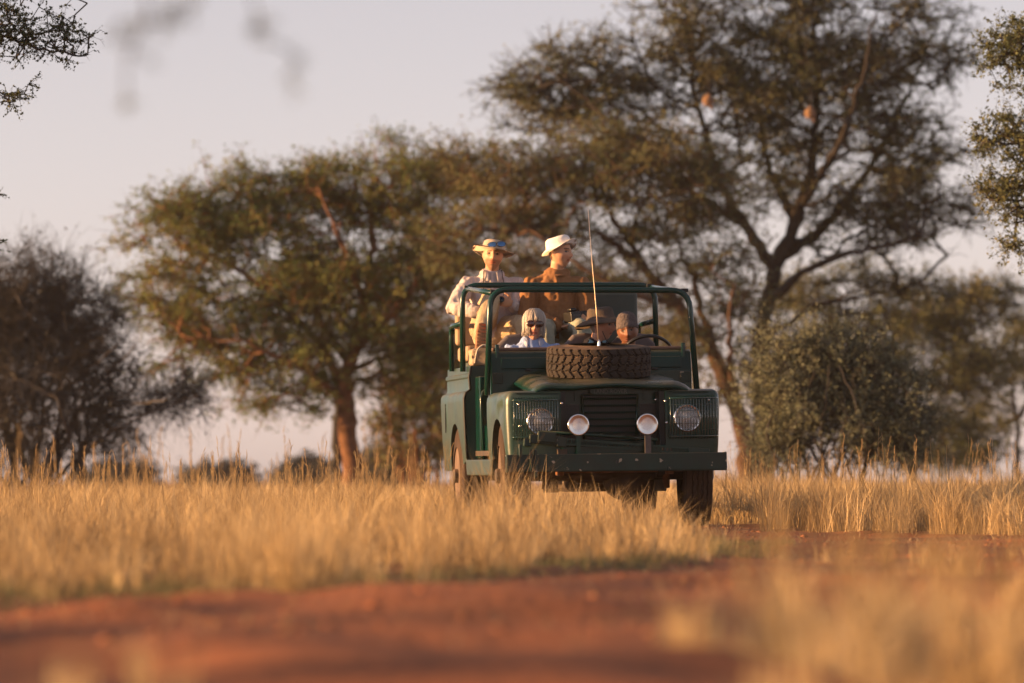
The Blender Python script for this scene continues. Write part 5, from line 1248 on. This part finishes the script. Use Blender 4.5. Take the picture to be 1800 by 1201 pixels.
def locks(root, HM, n=520):
    r = np.random.default_rng(8); mb = MB()
    for i in range(n):
        a = r.random() * 2 * math.pi - math.pi / 2; da = ((a + math.pi / 2 + math.pi) % (2 * math.pi)) - math.pi      # 0 = straight ahead
        z1 = -.090 + .055 * r.random() ** 1.5 if abs(da) > .62 else (.030 + .022 * r.random() if abs(da) < .45 else -.03 + .04 * r.random())
        z1 -= .012 * (abs(da) > 1.6); pts, rad = [], []; sw = r.normal() * (.10 if abs(da) < .6 else .035) + (.16 if da < 0 else -.10) * (abs(da) < .8); out = .001 + .009 * r.random(); fl = r.normal() * .006 - .002
        for k in range(9):
            t = k / 8; z = .133 + (z1 - .133) * t; aa = a + sw * t
            q = math.sqrt(max(.0, 1 - max(0, (z - .03) / .108) ** 2)) if z > .03 else 1 - .10 * min(1, (.03 - z) / .11)
            e = fl * max(0, t - .7) / .3
            pts.append(HM @ Vector((math.cos(aa) * (.086 * q + out + e), math.sin(aa) * (.106 * q + out + e) + .006, z + .004))); rad.append((.0044 * (1 - .6 * t ** 3), .0022))
        mb.tube(pts, rad, 6)
    o = mb.build('hair_locks', C_silver, root, True); tag(o, kind='stuff')
locks(r3, H3)
shades(r3, H3 @ Matrix.Translation((0, -.112, .012)), material('brown_frame', (.05, .02, .012), .3), M['brown_lens'], .064, .056, .035, rnd=2.1)
MB().tube([g3('neck') + Vector(p) for p in ((-.070, .02, .025), (-.06, -.06, .0), (-.015, -.105, -.10), (.03, -.12, -.19))], .004, 6).build('neck_cord', M['black'], r3, True)

# --- man in the olive hat, face in profile
P4 = base_pose(head=(.045, -.04, .665), neck=(.01, .0, .525), shL=(-.195, .04, .445), shR=(.19, -.03, .445), elL=(-.24, -.06, .2))
r4, H4, g4 = person('person', 'person in a wide faded olive hat and navy fleece turned in profile to the driver', (V(1050, 0, 2.3)[0], 2.28, .925), P4, (.50, .27, .19), (.22, .18, .15),
    dict(top='fleece', mat=C_navy, legs=C_khaki, shoe=C_shoe, sole=C_sole, fold=.009, puff=.024), (64, 2, 0), stubble=.1)
hat(r4, H4, 'olive_sun_hat', C_olive, .092, .076, -.044, (-7, 0, 0), .010, 2.2, base=.048, flare=1.10, soft=.004, band=C_olive, lift=(.026, R(-90)))
collar(r4, g4, H4, cloth_mat('aqua_collar', (.22, .42, .52)), r=.072, open_=.5)
MB().tube([H4 @ Vector(p) for p in ((-.072, -.01, .03), (-.060, -.035, -.06), (-.02, -.06, -.135), (.0, -.07, -.20))], .003, 6).build('chin_cord', M['black'], r4, True)

# --- driver
P5 = base_pose(head=(-.01, -.03, .675), neck=(0, .015, .53), shL=(-.19, .02, .455), shR=(.19, .02, .455), elL=(-.25, -.12, .22), elR=(.27, -.12, .25), wrL=(-.10, -.26, .44), wrR=(.185, -.33, .40), handL=((.25, -.8, .45), (.3, -.4, -.9), 1, 40), handR=((-.15, -.85, .15), (0, -.3, -1), -1, 38))
sw_l = Vector((sx, 1.70, sz + .03))
r5, H5, g5 = person('person', 'driver in a grey knitted beanie and black jacket behind the steering wheel', (V(1110, 0, 1.95)[0], 1.98, .86), P5, (.17, .070, .036), (.012, .009, .008),
    dict(top='jacket', mat=C_black, legs=C_dark, shoe=C_shoe, sole=C_sole, fold=.009, puff=.022), (-10, 4, -5), stubble=.15, lip=(.24, .085, .06))
BT = H5 @ Matrix.Translation((0, .008, .030)) @ Euler((R(-14), 0, 0)).to_matrix().to_4x4()
def knit(a, r): return .0025 * math.sin(a * 28) * (r > .02)
o = MB().lathe([(.0, .128), (.035, .125), (.062, .108), (.078, .080), (.085, .045), (.087, .018), (.089, .016), (.0895, -.012), (.086, -.016)], 112, BT, 1.0, 1.18, dz=lambda a, r: .0012 * math.sin(a * 28)).build('grey_beanie', C_grey, r5, True)
k = o.modifiers.new('thickness', 'SOLIDIFY'); k.thickness = .005; k.offset = -1
